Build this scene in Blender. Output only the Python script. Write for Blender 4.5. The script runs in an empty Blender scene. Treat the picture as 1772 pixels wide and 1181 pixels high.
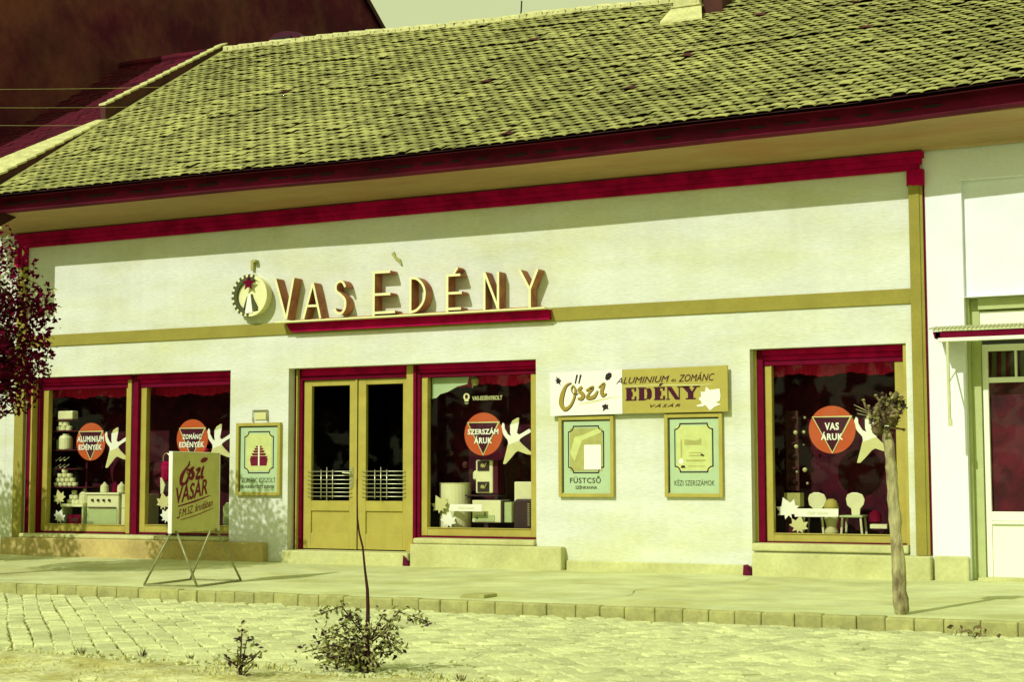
import bpy, bmesh, math, random
from mathutils import Vector, Matrix, noise
random.seed(7)
ORD = ['first', 'second', 'third', 'fourth', 'fifth', 'sixth', 'seventh', 'eighth', 'ninth']
S = bpy.context.scene
COL = S.collection
R = math.radians

# ------------------------------------------------------------------ camera, sky, sun, exposure
cd = bpy.data.cameras.new('camera'); cam = bpy.data.objects.new('camera', cd); COL.objects.link(cam)
CAM = Vector((11.977, -18.581, 1.185))
yaw, pit, rol = R(-27.266), R(4.750), R(-0.107)
fw = Vector((math.sin(yaw)*math.cos(pit), math.cos(yaw)*math.cos(pit), math.sin(pit)))
rt = Vector((math.cos(yaw), -math.sin(yaw), 0)); up = rt.cross(fw)
r2 = rt*math.cos(rol) + up*math.sin(rol); u2 = up*math.cos(rol) - rt*math.sin(rol)
cam.matrix_world = Matrix(((r2.x, u2.x, -fw.x, CAM.x), (r2.y, u2.y, -fw.y, CAM.y), (r2.z, u2.z, -fw.z, CAM.z), (0, 0, 0, 1)))
cd.sensor_width = 36; cd.lens = 2800/1772*36; cd.clip_end = 2000
S.camera = cam

ELEV, AZ = R(37.5), R(14)                       # sun stands behind the camera's left shoulder
LD = Vector((math.sin(AZ)*math.cos(ELEV), math.cos(AZ)*math.cos(ELEV), -math.sin(ELEV)))
SKYPOW, SKYMUL = .25, 5.2
w = bpy.data.worlds.new('World'); S.world = w; w.use_nodes = True
nt = w.node_tree; nt.nodes.clear()
sky = nt.nodes.new('ShaderNodeTexSky'); sky.sky_type = 'NISHITA'; sky.sun_disc = False
sky.sun_elevation = ELEV; sky.sun_rotation = R(180) + AZ; sky.dust_density = 2.5; sky.air_density = 1.3
bw = nt.nodes.new('ShaderNodeRGBToBW'); tint = nt.nodes.new('ShaderNodeMix'); tint.data_type = 'RGBA'; tint.blend_type = 'MULTIPLY'
tint.inputs[0].default_value = 1.0; tint.inputs[7].default_value = (.89, 1.0, .52, 1)
bg = nt.nodes.new('ShaderNodeBackground'); bg.inputs[1].default_value = .10
ou = nt.nodes.new('ShaderNodeOutputWorld')
pw = nt.nodes.new('ShaderNodeMath'); pw.operation = 'POWER'; pw.inputs[1].default_value = SKYPOW       # thin even haze over the whole sky
ml = nt.nodes.new('ShaderNodeMath'); ml.operation = 'MULTIPLY'; ml.inputs[1].default_value = SKYMUL
nt.links.new(sky.outputs[0], bw.inputs[0]); nt.links.new(bw.outputs[0], pw.inputs[0]); nt.links.new(pw.outputs[0], ml.inputs[0]); nt.links.new(ml.outputs[0], tint.inputs[6])
nt.links.new(tint.outputs[2], bg.inputs[0]); nt.links.new(bg.outputs[0], ou.inputs[0])
sl = bpy.data.lights.new('sun', 'SUN'); sl.energy = 3.1; sl.angle = R(.5); sl.color = (1, .985, .93)
so = bpy.data.objects.new('sun', sl); COL.objects.link(so); so.location = (-8, -30, 30)
so.rotation_euler = LD.to_track_quat('-Z', 'Y').to_euler()
S.view_settings.view_transform = 'Standard'; S.view_settings.look = 'None'
S.view_settings.exposure = 0.0; S.view_settings.gamma = 1.0; S.view_settings.use_curve_mapping = False

# ------------------------------------------------------------------ materials
M = {}
def mat(name, c, rough=.8, var=.0, vscale=3., bump=.0, bscale=40., isl=.0, c2=None, metal=0., spec=.25, stretch=(1, 1, 1), mixlo=.45, mixhi=.62, fine=.0, streak=.0):
    m = bpy.data.materials.new(name); m.use_nodes = True; n = m.node_tree.nodes; l = m.node_tree.links
    b = n['Principled BSDF']; b.inputs['Roughness'].default_value = rough; b.inputs['Metallic'].default_value = metal
    b.inputs['Specular IOR Level'].default_value = spec
    tc = n.new('ShaderNodeTexCoord'); mp = n.new('ShaderNodeMapping'); mp.inputs['Scale'].default_value = stretch
    geo = n.new('ShaderNodeNewGeometry'); l.new(geo.outputs['Position'], mp.inputs[0])
    rgb = n.new('ShaderNodeRGB'); rgb.outputs[0].default_value = (*c, 1); out = rgb.outputs[0]
    def noi(sc, det=5.):
        t = n.new('ShaderNodeTexNoise'); t.inputs['Scale'].default_value = sc; t.inputs['Detail'].default_value = det
        t.inputs['Roughness'].default_value = .62; l.new(mp.outputs[0], t.inputs[0]); return t
    if c2:
        t = noi(vscale); mr = n.new('ShaderNodeMapRange'); mr.inputs[1].default_value = mixlo; mr.inputs[2].default_value = mixhi
        l.new(t.outputs[0], mr.inputs[0])
        mx = n.new('ShaderNodeMix'); mx.data_type = 'RGBA'; l.new(mr.outputs[0], mx.inputs[0]); l.new(out, mx.inputs[6])
        mx.inputs[7].default_value = (*c2, 1); out = mx.outputs[2]
    def mul(sock, lo, hi, flo=.3, fhi=.7):
        nonlocal out
        mr = n.new('ShaderNodeMapRange'); mr.inputs[1].default_value = flo; mr.inputs[2].default_value = fhi
        mr.inputs[3].default_value = lo; mr.inputs[4].default_value = hi; l.new(sock, mr.inputs[0])
        vm = n.new('ShaderNodeVectorMath'); vm.operation = 'SCALE'; l.new(out, vm.inputs[0]); l.new(mr.outputs[0], vm.inputs[3])
        out = vm.outputs[0]
    if var: mul(noi(vscale*1.7).outputs[0], 1-var, 1+var*.6)
    if fine: mul(noi(bscale*.8, 3).outputs[0], 1-fine, 1+fine)
    if streak:                                   # faint rain runs
        m2 = n.new('ShaderNodeMapping'); m2.inputs['Scale'].default_value = (2.6, 1, .22); l.new(geo.outputs['Position'], m2.inputs[0])
        t = n.new('ShaderNodeTexNoise'); t.inputs['Scale'].default_value = 1.6; t.inputs['Detail'].default_value = 6; l.new(m2.outputs[0], t.inputs[0]); mul(t.outputs[0], 1+streak*.3, 1-streak, .45, .75)
    if isl:
        oi = n.new('ShaderNodeObjectInfo'); ad = n.new('ShaderNodeMath'); ad.operation = 'ADD'
        l.new(oi.outputs['Random'], ad.inputs[0]); l.new(geo.outputs['Random Per Island'], ad.inputs[1])
        fr = n.new('ShaderNodeMath'); fr.operation = 'FRACT'; l.new(ad.outputs[0], fr.inputs[0])
        mul(fr.outputs[0], 1-isl, 1+isl*.7, 0, 1)
    l.new(out, b.inputs['Base Color'])
    if bump:
        t = noi(bscale, 4); bp = n.new('ShaderNodeBump'); bp.inputs['Strength'].default_value = bump; bp.inputs['Distance'].default_value = .012
        l.new(t.outputs[0], bp.inputs['Height']); l.new(bp.outputs[0], b.inputs['Normal'])
    M[name] = m; return m
mat('cream_plaster', (.68, .71, .60), .9, .09, .8, .45, 26, c2=(.62, .65, .41), stretch=(.55, 1, 1.7), mixlo=.44, mixhi=.66, fine=.06, streak=.045)
mat('print_dark', (.075, .085, .03), .8)
mat('white_plaster', (.80, .84, .85), .9, .05, 1.2, .3, 30, fine=.03)
mat('cove_paint', (.43, .30, .15), .9, .16, 1.1, .25, 22, c2=(.38, .18, .09), stretch=(.25, 1, 2.5), mixlo=.46, mixhi=.7, fine=.06)
mat('ochre_paint', (.42, .365, .068), .55, .12, 2.5, .08, 60, c2=(.40, .32, .05), mixlo=.5, mixhi=.7, fine=.04)
mat('tan_band', (.30, .265, .045), .8, .12, 1.8, .25, 40, fine=.05)
mat('red_and_shaded_tan', (.42, .002, .07), .75, .25, 3., .12, 40, c2=(.28, .001, .045), spec=.06, fine=.06)  # red goods; on trim it puts the shade on tan paint into the colour
mat('dark_red_and_shaded_tan', (.145, .0015, .021), .7, .25, 4., .05, 50, spec=.06, fine=.06)  # darker maroon: shade on tan casings as colour, also red goods and the star
mat('soffit_wood', (.16, .002, .032), .9, .35, 3., .3, 30, c2=(.09, .001, .02), stretch=(.4, 1, 1))  # maroon puts the eave shade into the fascia colour
mat('roof_tile', (.37, .365, .115), .85, .25, .45, .4, 45, isl=.34, c2=(.30, .305, .09), mixlo=.42, mixhi=.65, fine=.12)
mat('old_tile', (.075, .025, .018), .9, .25, 1.0, .4, 45, isl=.3)
mat('tile_edge', (.055, .018, .016), .95, .3, 2., .2, 60, isl=.3)  # dark maroon deck and undersides put shade into the tile gaps
mat('neighbour_tile', (.085, .002, .012), .9, .3, 1.2, .3, 30, isl=.35)
mat('ridge_mortar', (.60, .59, .26), .9, .25, 4., .5, 30, fine=.1)
mat('firewall', (.15, .042, .030), .95, .35, .55, .4, 8, c2=(.075, .003, .018), mixlo=.42, mixhi=.62, fine=.15)
mat('base_render', (.52, .42, .15), .9, .2, 1.3, .5, 25, c2=(.44, .33, .11), mixlo=.4, mixhi=.75, fine=.1)  # browner than the other plinths, with the tree shade put into the colour
mat('plinth_stone', (.56, .575, .255), .9, .14, 1.3, .5, 25, c2=(.47, .465, .175), mixlo=.4, mixhi=.75, fine=.08)
mat('pavement', (.62, .67, .32), .92, .2, .9, .4, 60, c2=(.50, .52, .19), mixlo=.42, mixhi=.68, fine=.08)
mat('kerb_stone', (.40, .40, .14), .9, .25, 3, .4, 30, isl=.09, fine=.1)
mat('cobble', (.60, .635, .30), .85, .18, 1.1, .45, 50, isl=.2, fine=.14)
mat('joint_sand', (.25, .235, .055), .95, .2, 3., .4, 60, fine=.15)
mat('verge_soil', (.62, .62, .29), .95, .3, 2.2, .8, 30, c2=(.46, .43, .14), fine=.28)
mat('park_grass', (.10, .11, .035), .95, .3, 1.5, .5, 20)
mat('park_leaf', (.05, .045, .012), .8, isl=.5)
mat('ground', (.16, .16, .06), .95, .2, .3, .3, 5)
mat('dry_grass', (.58, .57, .19), .8, .35, 3., isl=.4)
mat('sign_cream', (.80, .80, .40), .5, .05)
mat('sign_side', (.42, .19, .08), .7, .22, 6., c2=(.32, .11, .05))  # brown puts the shade on the letter sides into the colour
mat('white_card', (.86, .88, .74), .6, .03)
mat('card_pale', (.62, .62, .27), .7, .08, 5)
mat('mint', (.42, .56, .31), .7, .06, 3.)
mat('olive_print', (.40, .40, .12), .8, .15, 6.)
mat('pale_print', (.56, .62, .22), .8, .1, 6.)
mat('ink', (.022, .012, .010), .7)
mat('ink_red', (.055, .001, .014), .7)
mat('script_gold', (.33, .24, .035), .7)
mat('board_gold', (.42, .365, .072), .7, .07, 4.)
mat('canvas', (.50, .47, .16), .8, .12, 4.)
mat('sign_red', (.15, .002, .020), .7)
mat('knob_bark', (.26, .215, .085), .95, .4, 9., .9, 25, c2=(.10, .06, .03))
mat('orange', (.50, .088, .020), .6)
mat('interior', (.075, .002, .012), .9, .6, 2.5, c2=(.022, .0008, .005), mixlo=.30, mixhi=.76)  # maroon shade and mottled tree reflections put into the lining colour
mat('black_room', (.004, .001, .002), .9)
mat('valance', (.50, .003, .055), .9, .4, 7., stretch=(3, 1, .3))
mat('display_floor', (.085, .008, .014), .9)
mat('enamel', (.74, .76, .42), .3, .06, 4., spec=.5)
mat('enamel_green', (.42, .52, .22), .4, .1)
mat('dark_iron', (.035, .012, .012), .5, .3, 6., spec=.4)
mat('shelf', (.07, .004, .014), .8)
mat('chrome', (.55, .56, .33), .3, 0, metal=.6, spec=.5)
mat('steel_tube', (.30, .30, .13), .45, .3, 12., metal=.2)
mat('bark', (.44, .41, .19), .95, .5, 9., 1., 26, c2=(.15, .10, .045), stretch=(1, 1, .35), mixlo=.46, mixhi=.66)
mat('dark_bark', (.05, .012, .012), .95, .3, 8., .5, 20)
mat('shade_maroon_leaf', (.085, .0015, .017), .85, isl=.55, spec=.05)  # maroon puts the leaf shade of the street trees into the colour
mat('light_leaf', (.42, .42, .17), .55, isl=.35)
mat('shrub_leaf', (.31, .32, .10), .6, isl=.5)
mat('dark_leaf', (.035, .014, .014), .6, isl=.5)  # dark copy of the leaf that paints shade among the foliage
mat('door_white', (.86, .90, .72), .5, .03, 2)
mat('door_panel_red', (.085, .003, .012), .5, .6, 2.5, c2=(.03, .001, .005))
mat('grey_green', (.46, .52, .22), .8, .1, 3)  # greenish tone puts the recess shade into the door surround
mat('zinc', (.60, .62, .34), .5, .1, 4)
mat('brown_leaf', (.13, .085, .03), .8, isl=.4)
mat('tinted_paint', (.36, .40, .13), .9, .1)
g = bpy.data.materials.new('glass'); g.use_nodes = True; n = g.node_tree.nodes; n.clear()
o = n.new('ShaderNodeOutputMaterial'); mx = n.new('ShaderNodeMixShader'); tr = n.new('ShaderNodeBsdfTransparent'); gl = n.new('ShaderNodeBsdfGlossy')
gl.inputs['Roughness'].default_value = .02; mx.inputs[0].default_value = .010; tr.inputs[0].default_value = (.97, .97, .95, 1)
g.node_tree.links.new(tr.outputs[0], mx.inputs[1]); g.node_tree.links.new(gl.outputs[0], mx.inputs[2]); g.node_tree.links.new(mx.outputs[0], o.inputs[0])
M['glass'] = g

# ------------------------------------------------------------------ mesh helpers
WL = {}                                        # world offset of every parent
def off(p): return WL.get(p.name, Vector((0, 0, 0))) if p else Vector((0, 0, 0))
def tag(o, label, cat, group=None, kind=None):
    if label: o['label'] = label
    if cat: o['category'] = cat
    if group: o['group'] = group
    if kind: o['kind'] = kind
    return o
def thing(name, label, cat, loc, rz=0., group=None):
    o = bpy.data.objects.new(name, None); COL.objects.link(o); o.empty_display_size = .1
    o.location = loc; o.rotation_euler = (0, 0, rz); WL[o.name] = Vector(loc) if rz == 0 else Vector((0, 0, 0))
    return tag(o, label, cat, group)
class MB:
    def __init__(s): s.v = []; s.f = []; s.m = []
    def poly(s, pts, m=0):
        k = len(s.v); s.v += [tuple(p) for p in pts]; s.f.append(tuple(range(k, k+len(pts)))); s.m.append(m); return s
    def box(s, x0, x1, y0, y1, z0, z1, m=0):
        k = len(s.v)
        s.v += [(x0, y0, z0), (x1, y0, z0), (x1, y1, z0), (x0, y1, z0), (x0, y0, z1), (x1, y0, z1), (x1, y1, z1), (x0, y1, z1)]
        for q in ((0, 3, 2, 1), (4, 5, 6, 7), (0, 1, 5, 4), (1, 2, 6, 5), (2, 3, 7, 6), (3, 0, 4, 7)):
            s.f.append(tuple(k+i for i in q)); s.m.append(m)
        return s
    def prism(s, pts, y0, y1, m=0, ms=None):
        """outline in (x,z) extruded from y0 (front) to y1"""
        ms = m if ms is None else ms
        A = sum(pts[i-1][0]*pts[i][1]-pts[i][0]*pts[i-1][1] for i in range(len(pts)))
        if A < 0: pts = pts[::-1]
        k = len(s.v); n = len(pts)
        s.v += [(x, y0, z) for x, z in pts] + [(x, y1, z) for x, z in pts]
        s.f.append(tuple(k+i for i in range(n))); s.m.append(m)
        s.f.append(tuple(k+n+i for i in range(n))[::-1]); s.m.append(ms)
        for i in range(n):
            j = (i+1) % n; s.f.append((k+j, k+i, k+n+i, k+n+j)); s.m.append(ms)
        return s
    def ribbon(s, pts, wd, y0, y1, m=0, ms=None, closed=False):
        """stroke along (x,z) points; wd a number or one width per point"""
        ms = m if ms is None else ms; n = len(pts); L = []; Rr = []
        for i in range(n):
            a = Vector(pts[i-1] if (i > 0 or closed) else pts[i]); b = Vector(pts[(i+1) % n] if (i < n-1 or closed) else pts[i])
            c = Vector(pts[i]); d1 = (c-a); d2 = (b-c)
            t = (d1.normalized() if d1.length > 1e-9 else Vector((0, 0))) + (d2.normalized() if d2.length > 1e-9 else Vector((0, 0)))
            t = t.normalized() if t.length > 1e-6 else Vector((1, 0)); q = Vector((-t.y, t.x))
            ww = (wd[i] if isinstance(wd, (list, tuple)) else wd)/2
            if 0 < i < n-1 and d1.length > 1e-9: ww /= max(.55, abs(t.dot(d1.normalized())))
            L.append(c+q*ww); Rr.append(c-q*ww)
        k = len(s.v)
        for a, b in zip(L, Rr): s.v += [(a.x, y0, a.y), (b.x, y0, b.y), (a.x, y1, a.y), (b.x, y1, b.y)]
        for i in range(n if closed else n-1):
            p = k+4*i; q = k+4*((i+1) % n)
            for fc, mm in (((p, p+1, q+1, q), m), ((p+2, q+2, q+3, p+3), ms), ((p, q, q+2, p+2), ms), ((p+1, p+3, q+3, q+1), ms)): s.f.append(fc); s.m.append(mm)
        if not closed:
            p = k; q = k+4*(n-1); s.f += [(p, p+2, p+3, p+1), (q, q+1, q+3, q+2)]; s.m += [ms, ms]
        return s
    def tube(s, pts, r, n=8, m=0, cap=True):
        pts = [Vector(p) for p in pts]; k = len(s.v); N = len(pts)
        for i, p in enumerate(pts):
            t = (pts[min(i+1, N-1)]-pts[max(i-1, 0)]).normalized()
            a = t.cross(Vector((0, 0, 1)) if abs(t.z) < .9 else Vector((1, 0, 0))).normalized(); b = t.cross(a)
            rr = r[i] if isinstance(r, (list, tuple)) else r
            for j in range(n):
                q = p+(a*math.cos(2*math.pi*j/n)+b*math.sin(2*math.pi*j/n))*rr; s.v.append(tuple(q))
        for i in range(N-1):
            for j in range(n):
                j2 = (j+1) % n; s.f.append((k+i*n+j, k+i*n+j2, k+(i+1)*n+j2, k+(i+1)*n+j)); s.m.append(m)
        if cap:
            s.f.append(tuple(k+j for j in range(n))[::-1]); s.m.append(m); s.f.append(tuple(k+(N-1)*n+j for j in range(n))); s.m.append(m)
        return s
    def lathe(s, cx, cy, prof, n=16, m=0):
        k = len(s.v)
        for r, z in prof:
            for j in range(n): s.v.append((cx+r*math.cos(2*math.pi*j/n), cy+r*math.sin(2*math.pi*j/n), z))
        for i in range(len(prof)-1):
            for j in range(n):
                j2 = (j+1) % n; s.f.append((k+i*n+j, k+i*n+j2, k+(i+1)*n+j2, k+(i+1)*n+j)); s.m.append(m)
        s.f.append(tuple(k+j for j in range(n))[::-1]); s.m.append(m)
        s.f.append(tuple(k+(len(prof)-1)*n+j for j in range(n))); s.m.append(m)
        return s
    def disc(s, cx, cz, r, y0, y1, m=0, ms=None, n=32):
        return s.prism([(cx+r*math.cos(2*math.pi*i/n), cz+r*math.sin(2*math.pi*i/n)) for i in range(n)], y0, y1, m, ms)
    def leaf(s, c, size, m=0, asp=.5, nrm=None):
        d = Vector((random.gauss(0, 1), random.gauss(0, 1), random.gauss(-.3, .8))).normalized()
        e = (nrm if nrm else Vector((random.gauss(0, 1), random.gauss(0, 1), random.gauss(.5, .8)))).cross(d)
        if e.length < 1e-4: e = Vector((1, 0, 0))
        e.normalize(); c = Vector(c); f = d.cross(e)*size*.12
        s.poly([c-d*size*.5, c+e*size*asp*.5+f, c+d*size*.5, c-e*size*asp*.5+f], m); return s
    def build(s, name, mats, parent=None, smooth=False, label=None, kind=None, local=False, tip=None):
        me = bpy.data.meshes.new(name); d = Vector((0, 0, 0)) if local else off(parent)
        if tip is None: me.from_pydata([(x-d.x, y-d.y, z-d.z) for x, y, z in s.v], [], s.f)
        else: me.from_pydata(s.v, [], s.f)
        if isinstance(mats, str): mats = [mats]
        for q in mats: me.materials.append(M[q])
        me.polygons.foreach_set('material_index', s.m)
        if smooth: me.polygons.foreach_set('use_smooth', [True]*len(s.f))
        me.update(); o = bpy.data.objects.new(name, me); COL.objects.link(o)
        if parent: o.parent = parent; WL[o.name] = d
        if label: o['label'] = label
        if kind: o['kind'] = kind
        return o
def bevel(o, wd=.01, seg=2):
    b = o.modifiers.new('bevel', 'BEVEL'); b.width = wd; b.segments = seg; b.limit_method = 'ANGLE'; return o
def cat(pts, k=6):
    """Catmull-Rom through 2-D points"""
    P = [Vector(p) for p in pts]; out = []
    for i in range(len(P)-1):
        a, b, c, d = P[max(i-1, 0)], P[i], P[i+1], P[min(i+2, len(P)-1)]
        for j in range(k):
            t = j/k; out.append(tuple(.5*((2*b)+(c-a)*t+(2*a-5*b+4*c-d)*t*t+(3*b-a-3*c+d)*t**3)))
    out.append(tuple(P[-1])); return out
def txt(body, x0, x1, z0, z1, y, m, parent, shear=0., bold=0., rot=0., local=False, name='lettering', spacing=1.):
    """flat print fitted into a box of the facade plane; rot turns the line about its lower left corner"""
    cu = bpy.data.curves.new(name, 'FONT'); cu.body = body; cu.shear = shear; cu.offset = bold; cu.space_character = spacing; cu.resolution_u = 3
    cu.extrude = .0
    ob = bpy.data.objects.new(name, cu); COL.objects.link(ob)
    bpy.context.view_layer.update()
    dg = bpy.context.evaluated_depsgraph_get()
    me = bpy.data.meshes.new_from_object(ob.evaluated_get(dg)); bpy.data.objects.remove(ob)
    xs = [v.co.x for v in me.vertices]; ys = [v.co.y for v in me.vertices]
    sx = (x1-x0)/(max(xs)-min(xs)); sz = (z1-z0)/(max(ys)-min(ys)); mx_, my_ = min(xs), min(ys)
    d = Vector((0, 0, 0)) if local else off(parent); c, s_ = math.cos(rot), math.sin(rot)
    for v in me.vertices:
        a = (v.co.x-mx_)*sx; b = (v.co.y-my_)*sz
        v.co = Vector((x0+a*c-b*s_, y, z0+a*s_+b*c))-d
    me.materials.clear(); me.materials.append(M[m]); me.name = name
    o = bpy.data.objects.new(name, me); COL.objects.link(o); o.parent = parent; return o
def dup(o, parent, world):
    c = o.copy(); COL.objects.link(c); c.parent = parent; c.matrix_basis = world; return c
def lerp_tab(tab, x):
    if x <= tab[0][0]: return tab[0][1]
    for (a, va), (b, vb) in zip(tab, tab[1:]):
        if x <= b: return va+(vb-va)*(x-a)/(b-a)
    return tab[-1][1]
def in_view(p, m=.02):
    d = p-CAM; z = d.dot(fw)
    if z <= 0: return False
    return abs(d.dot(r2)/z) < .3164*(1+m) and abs(d.dot(u2)/z) < .2109*(1+m)

# ================================================================== SETTING: ground, road, pavement
b = MB(); b.poly([(-300, -300, -.45), (300, -300, -.45), (300, 300, -.45), (-300, 300, -.45)])
o = b.build('ground', 'ground'); o['kind'] = 'structure'
ROADZ = -.135
b = MB(); b.box(-40, 40, -9.7, -4.66, -.40, ROADZ-.022); road = b.build('road', 'joint_sand'); road['kind'] = 'structure'
b = MB(); b.box(-40, 40, -4.60, .6, -.40, -.0); pav = b.build('pavement', 'pavement'); pav['kind'] = 'structure'
for v in pav.data.vertices:
    if v.co.y < -4 and v.co.z > -.1: v.co.z = -.03
# paler repair patch and cracks in the pavement
b = MB()
for pts in ([(1.2, -3.9), (1.7, -3.2), (1.9, -2.5), (2.6, -1.9)], [(5.2, -4.4), (5.5, -3.5), (5.3, -2.6), (5.9, -1.5), (5.8, -.6)], [(8.0, -3.7), (8.6, -3.0), (9.4, -2.6)]):
    pts = cat(pts, 5)
    for (x, y), (x2, y2) in zip(pts, pts[1:]):
        j = random.uniform(.0015, .004); z1 = .003+min(0, (y+.0)*.03/4.6)*1.0+.003; z2 = .003+min(0, y2*.03/4.6)+.003
        b.poly([(x-j, y, z1), (x+j, y, z1), (x2+j, y2, z2), (x2-j, y2, z2)])
b.build('crack', 'ink', pav)
# kerb stones
def kerb_mesh(L):
    b = MB(); b.box(-L/2, L/2, -.06, .06, -.3, 0); me = b.build('kerb_stone', 'kerb_stone', pav); bevel(me, .016, 2); return me
x = -3.4; protos = [kerb_mesh(L) for L in (.245, .27, .30)]; first = {0: 1, 1: 1, 2: 1}
LENS = (.245, .27, .30)
while x < 11.6:
    k = random.randrange(3); L = LENS[k]
    o = protos[k] if first[k] else dup(protos[k], pav, Matrix())
    first[k] = 0
    o.location = (x+L/2, -4.66+random.uniform(-.007, .007), -.028+random.uniform(-.006, .006)); o.rotation_euler = (random.uniform(-.03, .03), random.uniform(-.012, .012), random.uniform(-.015, .015))
    x += L+.0025
for x0, x1 in ((-40, -3.41), (11.9, 40)):
    b = MB(); b.box(x0, x1, -4.72, -4.60, -.3, -.028); b.build('kerb_run', 'kerb_stone', pav)
# cobbles: rows at 45 degrees to the kerb
def cobble_geo():
    a = .0735; q = .018
    jit = lambda s: random.uniform(-s, s)
    base = [(-a+jit(.006), -a+jit(.006)), (a+jit(.006), -a+jit(.006)), (a+jit(.006), a+jit(.006)), (-a+jit(.006), a+jit(.006))]
    V = [(x, y, -.05) for x, y in base] + [(x, y, -.006) for x, y in base]
    V += [(x*.84+jit(.005), y*.84+jit(.005), .008+jit(.003)) for x, y in base] + [(jit(.02), jit(.02), .008+jit(.003))]
    F = []
    for i in range(4):
        j = (i+1) % 4; F += [(i, j, 4+j, 4+i), (4+i, 4+j, 8+j, 8+i), (8+i, 8+j, 12)]
    return V, F
variants = [cobble_geo() for _ in range(9)]
P = .158; stones = []
uu = Vector((1, -1, 0)).normalized(); vv = Vector((1, 1, 0)).normalized()
for iv in range(-90, 60):
    sh = random.uniform(0, P)
    iu = -40*P
    while iu < 160*P:
        p = uu*(iu+sh)+vv*(iv*P+.012*math.sin(iu*1.3+iv)); iu += P*random.uniform(.97, 1.13)
        if -9.42+.12*noise.noise(Vector((p.x*.9, 3, 0))) < p.y < -4.80 and -4 < p.x < 13.5 and (p-CAM).dot(rt)/(p-CAM).dot(fw) > -.40 and (p-CAM).dot(rt)/(p-CAM).dot(fw) < .42: 
            p.z = ROADZ-.004+.010*noise.noise(Vector((p.x*1.2, p.y*1.2, 0)))+random.uniform(-.009, .006); stones.append(p.copy())
stones.sort(key=lambda p: ((0 if in_view(p, -.02) else 1), (p-CAM).length))
def stone_rot(): return Matrix.Rotation(R(45)+random.uniform(-.08, .08), 4, 'Z') @ Matrix.Rotation(random.uniform(-.08, .08), 4, 'X') @ Matrix.Rotation(random.uniform(-.08, .08), 4, 'Y')
vm = []
for V, F in variants:
    me = bpy.data.meshes.new('cobblestone'); me.from_pydata(V, [], F); me.materials.append(M['cobble']); vm.append(me)
for p in stones[:300]:
    o = bpy.data.objects.new('cobblestone', random.choice(vm)); COL.objects.link(o); o.parent = road
    o.matrix_basis = Matrix.Translation(p) @ stone_rot()
b = MB()
for p in stones[300:]:
    V, F = random.choice(variants); mt = Matrix.Translation(p) @ stone_rot(); k = len(b.v)
    b.v += [tuple(mt @ Vector(q)) for q in V]; b.f += [tuple(k+i for i in f) for f in F]; b.m += [0]*len(F)
b.build('cobblestone_field', 'cobble', road, kind='stuff')
# verge of trodden soil and dry grass in front of the road
b = MB(); nx, ny = 150, 34
X0, X1, Y0, Y1 = -6., 16., -12.5, -9.28
for j in range(ny+1):
    for i in range(nx+1):
        x = X0+(X1-X0)*i/nx; y = Y0+(Y1-Y0)*j/ny
        edge = min(1, (Y1-y)/.35); yy = y+(.10*noise.noise(Vector((x*1.4, 0, 5)))+.05*noise.noise(Vector((x*5, 0, 9))) if j == ny else 0)
        z = ROADZ-.03+edge*(.055+.035*noise.noise(Vector((x*1.7, y*1.7, 2)))+.022*noise.noise(Vector((x*6, y*6, 4))))
        b.v.append((x, yy, z))
for j in range(ny):
    for i in range(nx):
        k = j*(nx+1)+i; b.f.append((k, k+1, k+nx+2, k+nx+1)); b.m.append(0)
verge = b.build('verge', 'verge_soil', smooth=True); verge['kind'] = 'structure'
b = MB(); b.box(-60, 60, -60, -12.45, -.4, -.12); o = b.build('park_ground', 'park_grass'); o['kind'] = 'structure'
b = MB()                                    # unseen park wood behind the camera, added to cut sky fill and darken panes
for i in range(5200):
    x = random.uniform(-75, 75); y = random.uniform(-46, -37); z = random.uniform(0, 9.5+2.5*noise.noise(Vector((x*.12, y*.1, 3))))
    b.leaf((x, y, z), random.uniform(.8, 1.6), 0, .7)
for i in range(40): x = -75+i*3.8+random.uniform(-1, 1); b.tube([(x, -41, -.2), (x, -41, 6)], [.25, .15], 6, 1)
o = b.build('added_park_wood', ['park_leaf', 'dark_bark']); o['kind'] = 'stuff'
b = MB()
for i in range(9000):
    x = random.uniform(-1, 13); y = -9.3-abs(random.gauss(0, .75))
    if y < -11.2: continue
    dens = noise.noise(Vector((x*1.6, y*1.6, 7)))
    if dens < random.uniform(-.5, .35): continue
    h = random.uniform(.008, .032)*(1+max(0, dens)); a = random.uniform(0, 6.28); ww = random.uniform(.003, .007)
    z = ROADZ+.0+.02*min(1, (-9.25-y)/.3); lx, ly = math.cos(a)*h*.9, math.sin(a)*h*.9
    b.poly([(x-ww*math.sin(a), y+ww*math.cos(a), z), (x+ww*math.sin(a), y-ww*math.cos(a), z), (x+lx, y+ly, z+h)], 0 if random.random() < .8 else 1)
o = b.build('grass', ['dry_grass', 'shrub_leaf']); tag(o, None, None, kind='stuff')
b = MB()                                    # small clods and pebbles on the verge
for i in range(700):
    x = random.uniform(0, 12.5); y = -9.15-abs(random.gauss(0, .6)); r = random.uniform(.006, .02); z = ROADZ+.01
    b.lathe(x, y, [(r*.7, z-.01), (r, z+r*.2), (r*.5, z+r*.8)], 5)
o = b.build('pebbles', 'verge_soil'); o['kind'] = 'stuff'

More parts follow.
